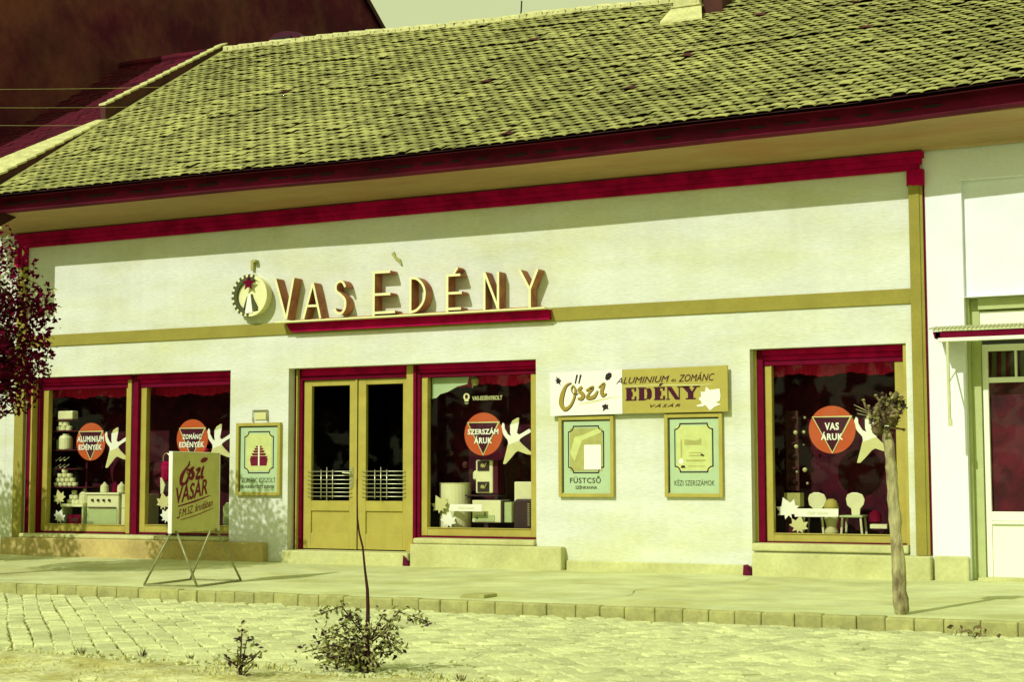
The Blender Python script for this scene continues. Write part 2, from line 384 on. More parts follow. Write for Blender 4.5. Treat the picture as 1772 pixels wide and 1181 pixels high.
# ================================================================== SHOP BUILDING
B = thing('shop_building', 'long low shop building with cream plaster front and tiled roof', 'building', (0, 0, 0))
SAG = [(-5.8, .02), (-3.4, .005), (-1.3, 0.), (.5, -.03), (3., -.03), (5.3, .0), (7.4, .012), (9.1, .085), (14, .12)]
def roofpt(x, t):
    """t = 0 at the eave line, 1 at the ridge"""
    ez = 5.295+lerp_tab(SAG, x); rz = 8.875-.036*(x+5.75)+.015*math.sin(x*1.3)
    dip = -.035*math.sin(math.pi*t)*math.sin(x*.55+.4)
    return Vector((x, -1.15+5.70*t, ez+(rz-ez)*t+dip))
OPEN = [(-5.97, -2.10, .27, 2.685), (-1.10, 2.745, .0, 2.675), (5.62, 7.50, .28, 2.695), (8.17, 10.6, .0, 3.19)]
def holed(b, x0, x1, z0, z1, y, yb, holes, m=0, mr=0):
    xs = sorted({x0, x1, *[v for h in holes for v in h[:2] if x0 < v < x1]}); zs = sorted({z0, z1, *[v for h in holes for v in h[2:] if z0 < v < z1]})
    for xa, xb in zip(xs, xs[1:]):
        for za, zb in zip(zs, zs[1:]):
            cx, cz = (xa+xb)/2, (za+zb)/2
            if any(h[0] < cx < h[1] and h[2] < cz < h[3] for h in holes): continue
            b.poly([(xa, y, za), (xb, y, za), (xb, y, zb), (xa, y, zb)], m)
    for h in holes:
        a, c, d, e = h
        b.poly([(a, y, d), (a, y, e), (a, yb, e), (a, yb, d)], mr); b.poly([(c, y, d), (c, yb, d), (c, yb, e), (c, y, e)], mr)
        b.poly([(a, y, e), (c, y, e), (c, yb, e), (a, yb, e)], mr)
        if d > z0: b.poly([(a, y, d), (a, yb, d), (c, yb, d), (c, y, d)], mr)
    return b
b = MB(); holed(b, -6.36, 7.74, 0, 5.2, 0, .34, OPEN[:3]); wall = b.build('wall', 'cream_plaster', B)
b = MB(); holed(b, 7.74, 14, 0, 5.2, 0, .30, [OPEN[3], (8.17, 10.6, 3.195, 4.54)]); b.poly([(8.17, .075, 3.19), (10.6, .075, 3.19), (10.6, .075, 4.54), (8.17, .075, 4.54)])
wall2 = b.build('wall', 'white_plaster', B, label='whitewashed wall with a sunken panel over the door')
b = MB(); b.box(-9, 14, 8.6, 8.9, 0, 5.2); b.box(13.7, 14, .4, 8.6, 0, 5.2); b.build('rear_wall', 'cream_plaster', B)
# band, pilasters, moulding
b = MB(); b.box(-5.97, 7.58, -.022, .01, 3.15, 3.325); bevel(b.build('band', 'tan_band', B), .006)
b = MB(); b.box(-6.165, -6.06, -.03, .01, .0, 4.42); b.box(-6.05, -5.97, -.045, .01, .0, 4.42); b.build('pilaster', 'tan_band', B)
b = MB(); b.box(7.58, 7.70, -.05, .01, .27, 4.52); b.box(7.70, 7.735, -.035, .01, .27, 4.52); b.box(7.735, 7.755, -.012, .01, .27, 4.52, 1); b.build('pilaster', ['tan_band', 'dark_red_and_shaded_tan'], B)
b = MB()
for (z0, z1, y) in ((4.695, 4.76, -.05), (4.763, 4.83, -.075), (4.833, 4.90, -.10)): b.box(-6.19+(.10+y), 7.76-(.10+y), y, .01, z0, z1)
for (xo, xi, y) in ((-6.19, -6.11, -.085), (-6.107, -6.04, -.065), (-6.037, -5.97, -.045)): b.box(xo, xi, y, .01, 4.40, 4.694)  # returns stop where the eave shade stops, coloured maroon for it
for (xo, xi, y) in ((7.56, 7.62, -.045), (7.623, 7.69, -.065), (7.693, 7.76, -.085)): b.box(xo, xi, y, .01, 4.51+.015*(xo-7.5), 4.694)
b.build('moulding', 'red_and_shaded_tan', B)
# cornice cove, fascia, soffit
b = MB(); prof = [(-.03, 4.905), (-.085, 4.925), (-.10, 4.95)]
for i in range(1, 9):
    a = i/8*math.pi/2; prof.append((-.10-.60*(1-math.cos(a))*.55-.60*.45*i/8, 4.95+.155*math.sin(a)*.6+.155*.4*i/8))
prof += [(-.715, 5.108), (-.715, 5.145), (-.5, 5.16)]
xs = [-6.6+i*.5 for i in range(42)]
for i in range(len(xs)-1):
    for (y0, z0), (y1, z1) in zip(prof, prof[1:]):
        s0, s1 = lerp_tab(SAG, xs[i])*.5, lerp_tab(SAG, xs[i+1])*.5
        f0 = lambda z, s: z+s*max(0, (z-4.92)/.2)
        b.poly([(xs[i], y0, f0(z0, s0)), (xs[i+1], y0, f0(z0, s1)), (xs[i+1], y1, f0(z1, s1)), (xs[i], y1, f0(z1, s0))][::-1])
bmo = b.build('cornice', 'cove_paint', B, smooth=True)
b = MB()
for i in range(len(xs)-1):
    x0, x1 = xs[i], xs[i+1]; s0, s1 = lerp_tab(SAG, x0), lerp_tab(SAG, x1)
    for (ya, za), (yb, zb) in (((-.93, 5.095), (-.93, 5.285)), ((-.72, 5.095), (-.93, 5.095)), ((-.93, 5.285), (-1.12, 5.255)), ((-.72, 5.18), (-.72, 5.095))):
        b.poly([(x0, ya, za+s0*.8), (x1, ya, za+s1*.8), (x1, yb, zb+s1*.8), (x0, yb, zb+s0*.8)])
b.build('fascia', 'soffit_wood', B)
# black strips that paint in the shaded gaps along the eave
b = MB()
for i in range(44):
    x = -5.6+i*.40+random.uniform(-.04, .04); s = lerp_tab(SAG, x)
    if random.random() < .8: MB().box(x, x+random.uniform(.12, .33), -.945, -.9, 5.17+s, 5.195+s).build('eave_gap_strip', 'ink', B)
# roof: deck, tiles, ridge
XE = 12.2
b = MB(); nx = 36
for i in range(nx):
    xa, xb = -5.75+(XE+5.75)*i/nx, -5.75+(XE+5.75)*(i+1)/nx
    for j in range(12):
        q = [roofpt(xa, j/12), roofpt(xb, j/12), roofpt(xb, (j+1)/12), roofpt(xa, (j+1)/12)]
        b.poly([(p.x, p.y, p.z-.015) for p in q])
    ra, rb = roofpt(xa, 1), roofpt(xb, 1)
    b.poly([(xa, 4.55, ra.z-.015), (xb, 4.55, rb.z-.015), (xb, 10., 5.3), (xa, 10., 5.3)])
roof = b.build('roof', 'tile_edge', B)
TW, TE = .172, .137
def tile_geo(k):
    hw = TW/2-.001; L = .25; arch = (.013, .017, .021)[k]; n = 6; th = .009
    prof = [(-hw+2*hw*i/n) for i in range(n+1)]
    z = lambda x: arch*(1-(abs(x)/hw)**4.5)
    V = [(x, 0, z(x)+.006) for x in prof]+[(x, L, z(x)*.55-.022) for x in prof]+[(x, 0, z(x)-th+.006) for x in prof]+[(x, L, z(x)*.55-.022-th) for x in prof]
    F = []; mi = []; m_ = n+1
    for i in range(n):
        F += [(i, i+1, m_+1+i, m_+i), (2*m_+i, 2*m_+i+1, i+1, i), (2*m_+i+1, 2*m_+i, 3*m_+i, 3*m_+i+1)]; mi += [0, 0, 1]
    F += [(0, m_, 3*m_, 2*m_), (n, 2*m_+n, 3*m_+n, m_+n)]; mi += [1, 1]
    return V, F, mi
geos = [tile_geo(k) for k in range(3)]
tme = []
for V, F, mi in geos:
    for kind_ in range(2):
        me = bpy.data.meshes.new('roof_tile'); me.from_pydata(V, [], F); me.materials.append(M['roof_tile' if kind_ == 0 else 'old_tile']); me.materials.append(M['tile_edge'])
        me.polygons.foreach_set('material_index', mi); me.polygons.foreach_set('use_smooth', [q == 0 for q in mi]); tme.append(me)
tiles = []; NR = 49
OLD = {13: .25, 25: .75, 31: .35, 37: .9, 43: .8, 19: .2}
for r in range(NR):
    t = r/NR; t2 = (r+1)/NR; x = -5.74+(TW/2 if r % 2 else 0)+random.uniform(-.01, .01)
    wig = random.uniform(0, 9)
    while x < XE-.1:
        a = roofpt(x+TW/2, t); c = roofpt(x+TW/2, t2); ys = (c-a).normalized()
        sx = (roofpt(x+.5, t)-roofpt(x-.5, t)).normalized(); nz = sx.cross(ys).normalized()
        run = noise.noise(Vector((x*.5, r*3.7, 1)))
        slip = random.random() < OLD.get(r, .05)*(1 if r not in OLD else max(.05, min(1.6, .6+2.*run))); old = slip and random.random() < .02
        lift = .002+abs(random.gauss(0, .004)) + (random.uniform(.010, .024) if slip else 0)
        tilt = random.gauss(.0, .014); tw = random.gauss(0, .016); rl = random.gauss(0, .03)
        sl_ = random.gauss(0, .006)+.012*noise.noise(Vector((x*.6, r*.5, 8)))
        m4 = Matrix(((sx.x, ys.x, nz.x, a.x), (sx.y, ys.y, nz.y, a.y), (sx.z, ys.z, nz.z, a.z), (0, 0, 0, 1)))
        m4 = m4 @ Matrix.Translation((0, sl_, lift)) @ Matrix.Rotation(tw, 4, 'Z') @ Matrix.Rotation(-tilt, 4, 'X') @ Matrix.Rotation(rl, 4, 'Y')
        d = (a-CAM).length
        tiles.append((0 if in_view(a, -.01) else 1, d, m4, random.randrange(3), 1 if old else 0)); x += TW
tiles.sort(key=lambda q: q[:2])
for _, d, m4, k, old in tiles[:300]:
    o = bpy.data.objects.new('roof_tile', tme[k*2+old]); COL.objects.link(o); o.parent = roof; o.matrix_basis = m4
b = MB()
for _, d, m4, k, old in tiles[300:]:
    V, F, mi = geos[k]; q = len(b.v); b.v += [tuple(m4 @ Vector(p)) for p in V]
    b.f += [tuple(q+i for i in f) for f in F]; b.m += [(2 if (old and i == 0) else i) for i in mi]
o = b.build('tile_field', ['roof_tile', 'tile_edge', 'old_tile'], roof, kind='stuff')
for p_ in o.data.polygons: p_.use_smooth = p_.material_index != 1
# ridge tiles, mortared
def ridge_geo():
    b = MB(); n = 6; L = .36
    for e, (y, r) in enumerate(((0, .105), (L, .092))):
        for i in range(n+1):
            a = math.pi*i/n; b.v.append((y, r*math.cos(a)*1.05, r*math.sin(a)*.62))
        for i in range(n+1):
            a = math.pi*i/n; b.v.append((y, (r-.016)*math.cos(a)*1.05, (r-.02)*math.sin(a)*.62-.004))
    q = 2*(n+1)
    for i in range(n): b.f += [(i, i+1, q+i+1, q+i), (i, n+1+i, n+2+i, i+1)]; b.m += [0, 0]
    return b
rp = None; x = -5.75
while x < 11.8:
    p = roofpt(x, 1); p2 = roofpt(x+.33, 1)
    if rp is None: rp = ridge_geo().build('ridge_tile', 'ridge_mortar', roof); o = rp
    else: o = dup(rp, roof, Matrix())
    o.location = (x, 4.56+random.uniform(-.01, .01), p.z+.0+random.uniform(-.008, .008)); o.rotation_euler = (random.uniform(-.05, .05), -math.atan2(p2.z-p.z, .33)+.02, random.uniform(-.02, .02)); x += .335
b = MB()
x = -5.7
while x < 11.8:                                   # lumpy mortar bed under the ridge tiles
    p = roofpt(x, .985); h = random.uniform(.03, .06); L = random.uniform(.08, .2)
    b.prism([(x, p.z-.02), (x+L, p.z-.02+random.uniform(-.01, .01)), (x+L*.9, p.z+h), (x+L*.2, p.z+h*.8)], p.y-.05-random.uniform(0, .03), p.y+.12); x += L*.95
b.build('mortar_bed', 'ridge_mortar', roof)
# firewall parapet on the left verge: low wide part and higher narrow part
def parapet(name, ya, yb, ha, hb, xr, xl0, xl1, rise0, rise1, nst):
    b = MB(); cap = MB(); N = nst
    for i in range(N):
        y0, y1 = ya+(yb-ya)*i/N, ya+(yb-ya)*(i+1)/N
        z = lambda y: 5.481+.629*(y+.857)+ha+(hb-ha)*(y-ya)/(yb-ya)
        zz0, zz1 = z(y0), z(y1); xl = xl0+(xl1-xl0)*i/N; rise = rise0+(rise1-rise0)*i/N
        b.poly([(xr, y0, zz0-.8), (xr, y1, zz1-.8), (xr, y1, zz1), (xr, y0, zz0)]); b.poly([(xl, y0, zz0-.8), (xl, y0, zz0+rise), (xl, y1, zz1+rise), (xl, y1, zz1-.8)])
        e = .02; j = random.uniform(-.012, .008)
        v = [(xr+.015+j, y0-.012, zz0+e), (xl-.03, y0-.012, zz0+rise+e), (xl-.03, y1, zz1+rise+.008), (xr+.015+j, y1, zz1+.008)]
        k = len(cap.v); cap.v += v + [(q[0], q[1], q[2]-.03) for q in v]
        for f in ((0, 3, 2, 1), (4, 5, 6, 7), (0, 1, 5, 4), (1, 2, 6, 5), (2, 3, 7, 6), (3, 0, 4, 7)): cap.f.append(tuple(k+i for i in f)); cap.m.append(0)
    z = 5.481+.629*(ya+.857)+ha; b.poly([(xr, ya, z-.8), (xr, ya, z), (xl0, ya, z+rise0), (xl0, ya, z-.8)])
    q = b.build(name, 'old_tile', B); cap.build('coping', 'ridge_mortar', q)
parapet('parapet', -1.3, 1.45, .235, .04, -5.76, -6.33, -5.92, .13, .0, 14)
parapet('parapet', 1.42, 4.60, .30, .085, -5.76, -5.86, -5.86, .0, .0, 16)
# verge strip of mortar between tiles and parapet
b = MB()
for i in range(24):
    p, q = roofpt(-5.73, i/24), roofpt(-5.73, (i+1)/24)
    b.poly([(p.x-.03, p.y, p.z+.015), (p.x+.035, p.y, p.z+.045), (q.x+.035, q.y, q.z+.045), (q.x-.03, q.y, q.z+.015)]); b.poly([(p.x+.035, p.y, p.z+.045), (p.x+.05, p.y, p.z), (q.x+.05, q.y, q.z), (q.x+.035, q.y, q.z+.045)])
b.build('verge_mortar', 'ridge_mortar', roof)
# chimney by the right half of the roof, standing on a mortared foot
t0 = .835; p = roofpt(3.45, t0); y0 = p.y
b = MB(); b.box(3.26, 3.68, y0, y0+.5, p.z-.2, p.z+1.5); b.box(3.23, 3.71, y0-.03, y0+.53, p.z+.17, p.z+.20)
b.box(3.21, 3.74, y0-.05, y0+.55, p.z+1.5, p.z+1.58)
ch = b.build('chimney', 'ridge_mortar', roof); bevel(ch, .012)
b = MB()
f = lambda x, y: roofpt(x, (y+1.15)/5.7)
v = [(3.14, y0-.22), (3.80, y0-.22), (3.71, y0+.0), (3.23, y0+.0)]
b.poly([(x, y, f(x, y).z+.05) for x, y in v[:2]]+[(x, y, f(x, y).z+.17) for x, y in v[2:]])
b.poly([(3.14, y0-.22, f(3.14, y0-.22).z+.05), (3.14, y0-.22, f(3.14, y0-.22).z), (3.80, y0-.22, f(3.80, y0-.22).z), (3.80, y0-.22, f(3.80, y0-.22).z+.05)][::1])
b.build('flashing', 'ridge_mortar', roof)
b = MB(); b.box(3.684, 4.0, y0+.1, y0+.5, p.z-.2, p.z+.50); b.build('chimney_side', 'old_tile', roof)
# rounded chimney stack behind the ridge
b = MB(); b.prism([(-5.70, 8.2), (-4.90, 8.2), (-4.92, 9.30), (-5.05, 9.40), (-5.30, 9.455), (-5.55, 9.42), (-5.68, 9.34)], 5.75, 6.4); b.box(-5.60, -5.15, 5.7, 5.752, 9.24, 9.33, 1); b.build('chimney', ['ink_red', 'ink'], roof, label='dark rounded chimney behind the ridge')
# lightning rod on the ridge
b = MB(); b.tube([(.2, 4.6, 8.6), (.22, 4.6, 8.95)], .012, 6); b.build('lightning_rod', 'ink', roof)

# ---- plinths, sills, step
def slab(name, x0, x1, y0, y1, z0, z1, m='plinth_stone', bv=.018, label=None):
    b = MB(); b.box(x0, x1, y0, y1, z0, z1); o = b.build(name, m, B, label=label); return bevel(o, bv)
slab('plinth', -6.36, -5.98, -.07, .0, -.05, .26, 'base_render'); slab('plinth', -5.97, -1.42, -.14, -.002, -.05, .262, 'base_render')
slab('sill', -5.96, -3.36, -.10, .24, .264, .325); slab('sill', -3.34, -2.11, -.10, .24, .264, .318)
slab('plinth', .95, 3.16, -.14, -.002, -.05, .285); slab('sill', .95, 2.74, -.06, .24, .287, .36)
slab('plinth', 3.17, 5.61, -.03, -.002, -.05, .115); slab('plinth', 5.66, 7.76, -.15, -.002, -.05, .265)
slab('sill', 5.63, 7.49, -.05, .24, .283, .375); slab('plinth', 7.78, 8.165, -.06, -.002, -.05, .27)
slab('plinth', 10.61, 13, -.06, -.002, -.05, .27)
slab('doorstep', -1.09, .93, -.16, .30, -.05, .165)
b = MB(); b.prism([(.86, .0), (.95, .0), (.92, .10), (.87, .135)], -.17, -.02); b.build('boot_scraper', 'soffit_wood', B)
b = MB(); b.prism([(5.55, .0), (5.655, .0), (5.60, .10), (5.56, .12)], -.16, -.01); b.build('boot_scraper', 'soffit_wood', B)

# ---- shop windows
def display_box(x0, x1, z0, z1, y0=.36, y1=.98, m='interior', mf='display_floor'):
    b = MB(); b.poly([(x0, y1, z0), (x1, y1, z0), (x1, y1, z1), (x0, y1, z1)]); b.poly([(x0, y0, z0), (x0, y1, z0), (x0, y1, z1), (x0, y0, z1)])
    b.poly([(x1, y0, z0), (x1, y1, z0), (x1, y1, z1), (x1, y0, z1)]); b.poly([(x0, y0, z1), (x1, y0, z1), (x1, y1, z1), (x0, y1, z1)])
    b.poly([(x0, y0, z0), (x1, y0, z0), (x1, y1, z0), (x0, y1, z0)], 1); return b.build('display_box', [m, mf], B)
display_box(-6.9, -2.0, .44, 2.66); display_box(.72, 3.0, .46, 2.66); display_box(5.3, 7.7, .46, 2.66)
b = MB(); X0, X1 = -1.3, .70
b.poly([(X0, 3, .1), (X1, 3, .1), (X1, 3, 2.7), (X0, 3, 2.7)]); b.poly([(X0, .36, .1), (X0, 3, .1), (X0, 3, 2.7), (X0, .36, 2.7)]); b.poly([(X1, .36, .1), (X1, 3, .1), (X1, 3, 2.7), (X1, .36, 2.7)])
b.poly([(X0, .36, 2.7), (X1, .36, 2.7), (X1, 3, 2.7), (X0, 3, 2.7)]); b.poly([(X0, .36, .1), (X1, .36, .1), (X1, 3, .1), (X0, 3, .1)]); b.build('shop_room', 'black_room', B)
def window(gl_, st, rail, zt, shadetop, label=None):
    """gl_ = glass box (x0,x1,z0,z1); st = outer stile edges; rail = bottom of the frame; zt = top of casing"""
    x0, x1, z0, z1 = gl_; a, c = st
    b = MB(); b.box(a, x0, .20, .28, rail, z1); b.box(x1, c, .20, .28, rail, z1); b.box(x0, x1, .202, .28, rail, z0); b.box(x0-.012, x0, .19, .2, z0, z1); b.box(x0, x1, .188, .2, z0-.012, z0)
    fr = b.build('shop_window', 'ochre_paint', B, label=label); bevel(fr, .006)
    b = MB(); b.box(a, c, .185, .28, z1+.002, z1+.06, 1); b.box(a, c, .165, .28, z1+.063, zt-.07); b.box(a, c, .12, .28, zt-.067, zt-.002); b.build('head_rail', ['red_and_shaded_tan', 'dark_red_and_shaded_tan'], fr)  # maroon paints the shade at the window head
    b = MB(); b.box(a, c, .17, .2, rail-.022, rail-.002); b.build('bottom_bead', 'dark_red_and_shaded_tan', fr)
    b = MB(); b.box(x0, x1, .235, .241, z0, z1); b.build('pane', 'glass', fr)
    b = MB(); n = 40                                              # gathered cloth valance inside, wavy hem
    for i in range(n):
        xa, xb = x0-.3+(x1-x0+.4)*i/n, x0-.3+(x1-x0+.4)*(i+1)/n
        ya, yb = .42+.012*math.sin(i*1.9), .42+.012*math.sin(i*1.9+1.9); ha, hb = (.115+.02*math.sin(i*.45+x0)+.008*math.sin(i*1.9) for i in (i, i+1))
        b.poly([(xa, ya, z1-ha), (xb, yb, z1-hb), (xb, yb, z1+.14), (xa, ya, z1+.14)])
    b.build('valance', 'valance', fr); return fr
w1 = window((-5.685, -4.165, .465, 2.50), (-5.80, -4.03), .355, 2.68, 1)
w2 = window((-3.775, -2.24, .475, 2.49), (-3.89, -2.10), .36, 2.68, 1)
w3 = window((1.025, 2.57, .495, 2.50), (.93, 2.70), .385, 2.67, 1)
w4 = window((5.825, 7.315, .49, 2.50), (5.735, 7.425), .39, 2.69, 1)
# casings between and beside the windows: boxes coloured maroon for their shade, with ochre beads
b = MB()
for x0, x1, y, m in ((-5.968, -5.875, .03, 0), (-5.873, -5.845, .015, 1), (-5.843, -5.802, .13, 0), (-4.028, -3.985, .175, 0), (-3.983, -3.892, .14, 0)): MB().box(x0, x1, y, .30, .33 if x0 > -5 else .27, 2.675).build('casing', ['dark_red_and_shaded_tan', 'ochre_paint'][m], B)
MB().box(-4.10, -4.032, .155, .199, .34, 2.66).build('casing', 'ochre_paint', B)
b = MB()
for x0, x1, y, m in ((-1.098, -1.055, .15, 0), (-1.053, -1.035, .12, 1), (-1.033, -.985, .17, 0), (.83, .875, .14, 0), (.877, .926, .17, 0), (.715, .828, .16, 1)): MB().box(x0, x1, y, .31, .17 if x0 < .8 else .27, 2.665).build('casing', ['dark_red_and_shaded_tan', 'ochre_paint'][m], B)
b = MB()
for x0, x1, y, m in ((5.622, 5.655, .13, 1), (5.657, 5.732, .15, 0), (7.428, 7.455, .15, 0), (7.457, 7.498, .03, 1)): MB().box(x0, x1, y, .30, .38, 2.69).build('casing', ['dark_red_and_shaded_tan', 'ochre_paint'][m], B)
b = MB(); b.box(-.983, .713, .17, .31, 2.515, 2.57, 1); b.box(-.983, .713, .15, .31, 2.573, 2.672); b.build('door_head', ['red_and_shaded_tan', 'dark_red_and_shaded_tan'], B)  # maroon paints the shade over the door
# ---- the double door
def door(x0, x1, handle):
    z0, z1 = .18, 2.51; gz0 = .84; gx0, gx1 = x0+.125, x1-.125
    if handle: gx1 = x1-.10
    else: gx0, gx1 = x0+.125, x1-.08
    b = MB(); b.box(x0, gx0, .21, .27, z0, z1); b.box(gx1, x1, .21, .27, z0, z1); b.box(gx0, gx1, .211, .27, 2.43, z1); b.box(gx0, gx1, .211, .27, .70, gz0); b.box(gx0, gx1, .211, .27, z0, .395)
    d = b.build('door_leaf', 'ochre_paint', B); bevel(d, .005)
    b = MB(); b.box(gx0, gx1, .236, .26, .395, .70); b.build('panel', 'ochre_paint', d)
    b = MB(); b.box(gx0, gx1, .24, .246, gz0, 2.43); b.build('pane', 'glass', d)
    for i in range(7):
        z = .90+i*.057; b = MB(); b.tube([(gx0-.05, .20, z), (gx0-.035, .185, z), (gx1+.035, .185, z), (gx1+.05, .20, z)], .005, 6); b.build('grille_bar', 'chrome', d, smooth=True)
    cx = (gx0+gx1)/2-.03
    for k, (dx, zt, zb) in enumerate(((-.095, 1.265, .87), (0, 1.30, .845), (.095, 1.265, .87))):
        b = MB(); b.tube([(cx+dx, .175, zb), (cx+dx, .175, zt)], .0065, 6); b.build('grille_bar', 'chrome', d, smooth=True)
    if handle:
        b = MB(); b.box(x1-.075, x1-.035, .198, .2095, 1.03, 1.30); b.tube([(x1-.055, .2, 1.215), (x1-.055, .15, 1.215), (x1-.17, .145, 1.225)], .011, 6); b.build('handle', 'chrome', d)
        b = MB(); b.box(x1-.002, x1+.03, .195, .209, z0, z1); b.build('cover_strip', 'ochre_paint', d)
    return d
door(-.98, -.125, True); door(-.085, .71, False)

# ---- right-hand neighbour doorway
b = MB(); b.box(8.172, 8.20, .11, .32, 0, 3.185); b.box(8.202, 8.30, .19, .32, 0, 3.185); b.box(8.30, 10.6, .20, .32, 2.80, 3.05); b.box(8.30, 10.6, .12, .32, 3.055, 3.185); 
q = b.build('door_surround', 'grey_green', B); b = MB(); b.box(8.31, 10.6, .17, .2, 2.83, 3.03); b.build('fanlight_board', 'door_white', q)
b = MB(); X0, X1, D0, D1 = 8.305, 9.50, .24, .30
b.box(X0, 8.37, D0, D1, .03, 2.66); b.box(9.44, X1, D0, D1, .03, 2.66); b.box(8.37, 9.44, D0+.001, D1, 2.585, 2.66); b.box(8.37, 9.44, D0+.001, D1, 2.225, 2.285); b.box(8.37, 9.44, D0+.001, D1, .66, .765); b.box(8.37, 9.44, D0+.02, D1, .03, .66)
b.box(8.665, 8.69, D0+.002, D1, 2.285, 2.585); b.box(9.0, 9.025, D0+.002, D1, 2.285, 2.585); b.box(8.37, 9.44, D0-.015, D0, .625, .655)
nd = b.build('door_leaf', 'door_white', B, label='white glazed door beside the shop'); bevel(nd, .005)
b = MB(); b.box(8.37, 9.44, .272, .278, .765, 2.225); b.box(8.37, 9.44, .272, .278, 2.285, 2.585); b.build('pane', 'glass', nd)
b = MB(); b.box(8.34, 9.46, .31, .35, .7, 2.65); b.build('curtain', 'door_panel_red', nd)
b = MB()
for i in range(10): xx = 8.40+i*.105; b.prism([(xx, 2.29), (xx+.05, 2.29), (xx+.06, 2.58), (xx+.01, 2.58)], .296, .30)
b.build('net_curtain', 'print_dark', nd)
b = MB(); b.box(9.502, 10.6, .22, .32, 0, 2.8); b.build('door_surround', 'door_white', B)
b = MB(); b.box(8.25, 10.6, .0, .9, -.05, .03); b.build('threshold', 'plinth_stone', B)

# ================================================================== AWNING over the right door
A = thing('awning', 'white rolled awning with a hanging rod over the white door at the right edge', 'awning', (9.2, 0, 2.7))
b = MB(); b.poly([(7.90, -.42, 2.80), (10.9, -.42, 2.80), (10.9, -.01, 2.86), (7.90, -.01, 2.86)]); b.poly([(7.90, -.42, 2.78), (7.90, -.01, 2.84), (10.9, -.01, 2.84), (10.9, -.42, 2.78)]); b.poly([(7.9, -.42, 2.78), (10.9, -.42, 2.78), (10.9, -.42, 2.80), (7.9, -.42, 2.80)])
for i in range(66): x = 7.87+i*.046; b.tube([(x, -.44, 2.807), (x, -.01, 2.868)], .008, 6)
b.build('roof_sheet', 'zinc', A)
b = MB(); b.box(7.93, 10.9, -.40, -.36, 2.705, 2.775); b.build('fascia_board', 'dark_red_and_shaded_tan', A)
b = MB(); b.box(7.96, 10.9, -.42, -.401, 2.665, 2.702); b.tube([(7.96, -.36, 2.69), (10.9, -.36, 2.69)], .03, 10); b.build('roller', 'door_white', A)
b = MB(); b.tube([(8.06, -.40, 2.67), (8.065, -.40, 1.80)], .018, 8); b.box(8.05, 8.09, -.415, -.385, 1.72, 1.80); b.tube([(8.06, -.395, 2.2), (8.06, -.005, 2.35)], .009, 6); b.build('rod', 'zinc', A)
b = MB(); b.prism([(7.92, 2.70), (7.98, 2.70), (7.98, 2.775), (7.90, 2.775)], -.40, -.003); b.build('end_bracket', 'dark_red_and_shaded_tan', A)

# ================================================================== SHOP SIGN
SG = thing('shop_sign', 'three-dimensional letters VAS EDÉNY standing on a ledge with its shade coloured dark red across the facade', 'sign', (.9, -.1, 3.18))
b = MB(); b.box(-1.175, 2.985, -.235, .0, 3.298, 3.318); b.build('ledge_cap', 'sign_cream', SG)
b = MB(); pr = [(-1.09, 3.296), (2.975, 3.296), (2.985, 3.175), (-1.0, 3.175)]; b.prism(pr, -.10, -.023); b.build('ledge', 'red_and_shaded_tan', SG)  # maroon box painting the shade that the cap casts on the band
SW = .033; Y0, Y1 = -.20, -.012
def letter(strokes, closed=False):
    b = MB()
    for i, s_ in enumerate(strokes): b.ribbon(s_, SW, Y0+.001*i, Y1-.001*i, 0, 1)
    b.build('letter', ['sign_cream', 'sign_side'], SG)
letter([[(-1.203, 3.919), (-1.015, 3.345)], [(-.896, 3.920), (-1.015, 3.345)]])
letter([[(-.728, 3.335), (-.574, 3.827)], [(-.447, 3.332), (-.574, 3.827)], [(-.685, 3.513), (-.49, 3.510)]])
letter([cat([(-.045, 3.742), (-.083, 3.807), (-.139, 3.823), (-.195, 3.779), (-.188, 3.694), (-.11, 3.635), (-.047, 3.56), (-.052, 3.45), (-.108, 3.387), (-.179, 3.399), (-.214, 3.45)], 5)])
letter([[(.411, 3.928), (.411, 3.325)], [(.40, 3.913), (.668, 3.910)], [(.40, 3.613), (.672, 3.610)], [(.40, 3.365), (.745, 3.365)]])
letter([[(.985, 3.815), (.985, 3.335)], cat([(.975, 3.806), (1.085, 3.788), (1.175, 3.70), (1.205, 3.59), (1.175, 3.47), (1.085, 3.375), (.975, 3.345)], 5)])
letter([[(1.547, 3.82), (1.547, 3.325)], [(1.535, 3.806), (1.742, 3.806)], [(1.535, 3.570), (1.765, 3.568)], [(1.535, 3.362), (1.752, 3.362)], [(1.645, 3.83), (1.699, 3.905)]])
letter([[(2.100, 3.325), (2.100, 3.815)], [(2.100, 3.815), (2.297, 3.345)], [(2.300, 3.325), (2.300, 3.812)]])
letter([[(2.617, 3.811), (2.757, 3.557)], [(2.870, 3.815), (2.757, 3.557)], [(2.757, 3.557), (2.757, 3.325)]])
b = MB()
for x in (-.6, .1, .55, 1.1, 1.65, 2.2, 2.75): b.tube([(x, -.12, 3.31), (x, -.12, 3.34)], .012, 6)
b.tube([(-.9, -.1, 3.335), (2.9, -.1, 3.335)], .010, 6); b.build('mounting_rail', 'sign_side', SG)
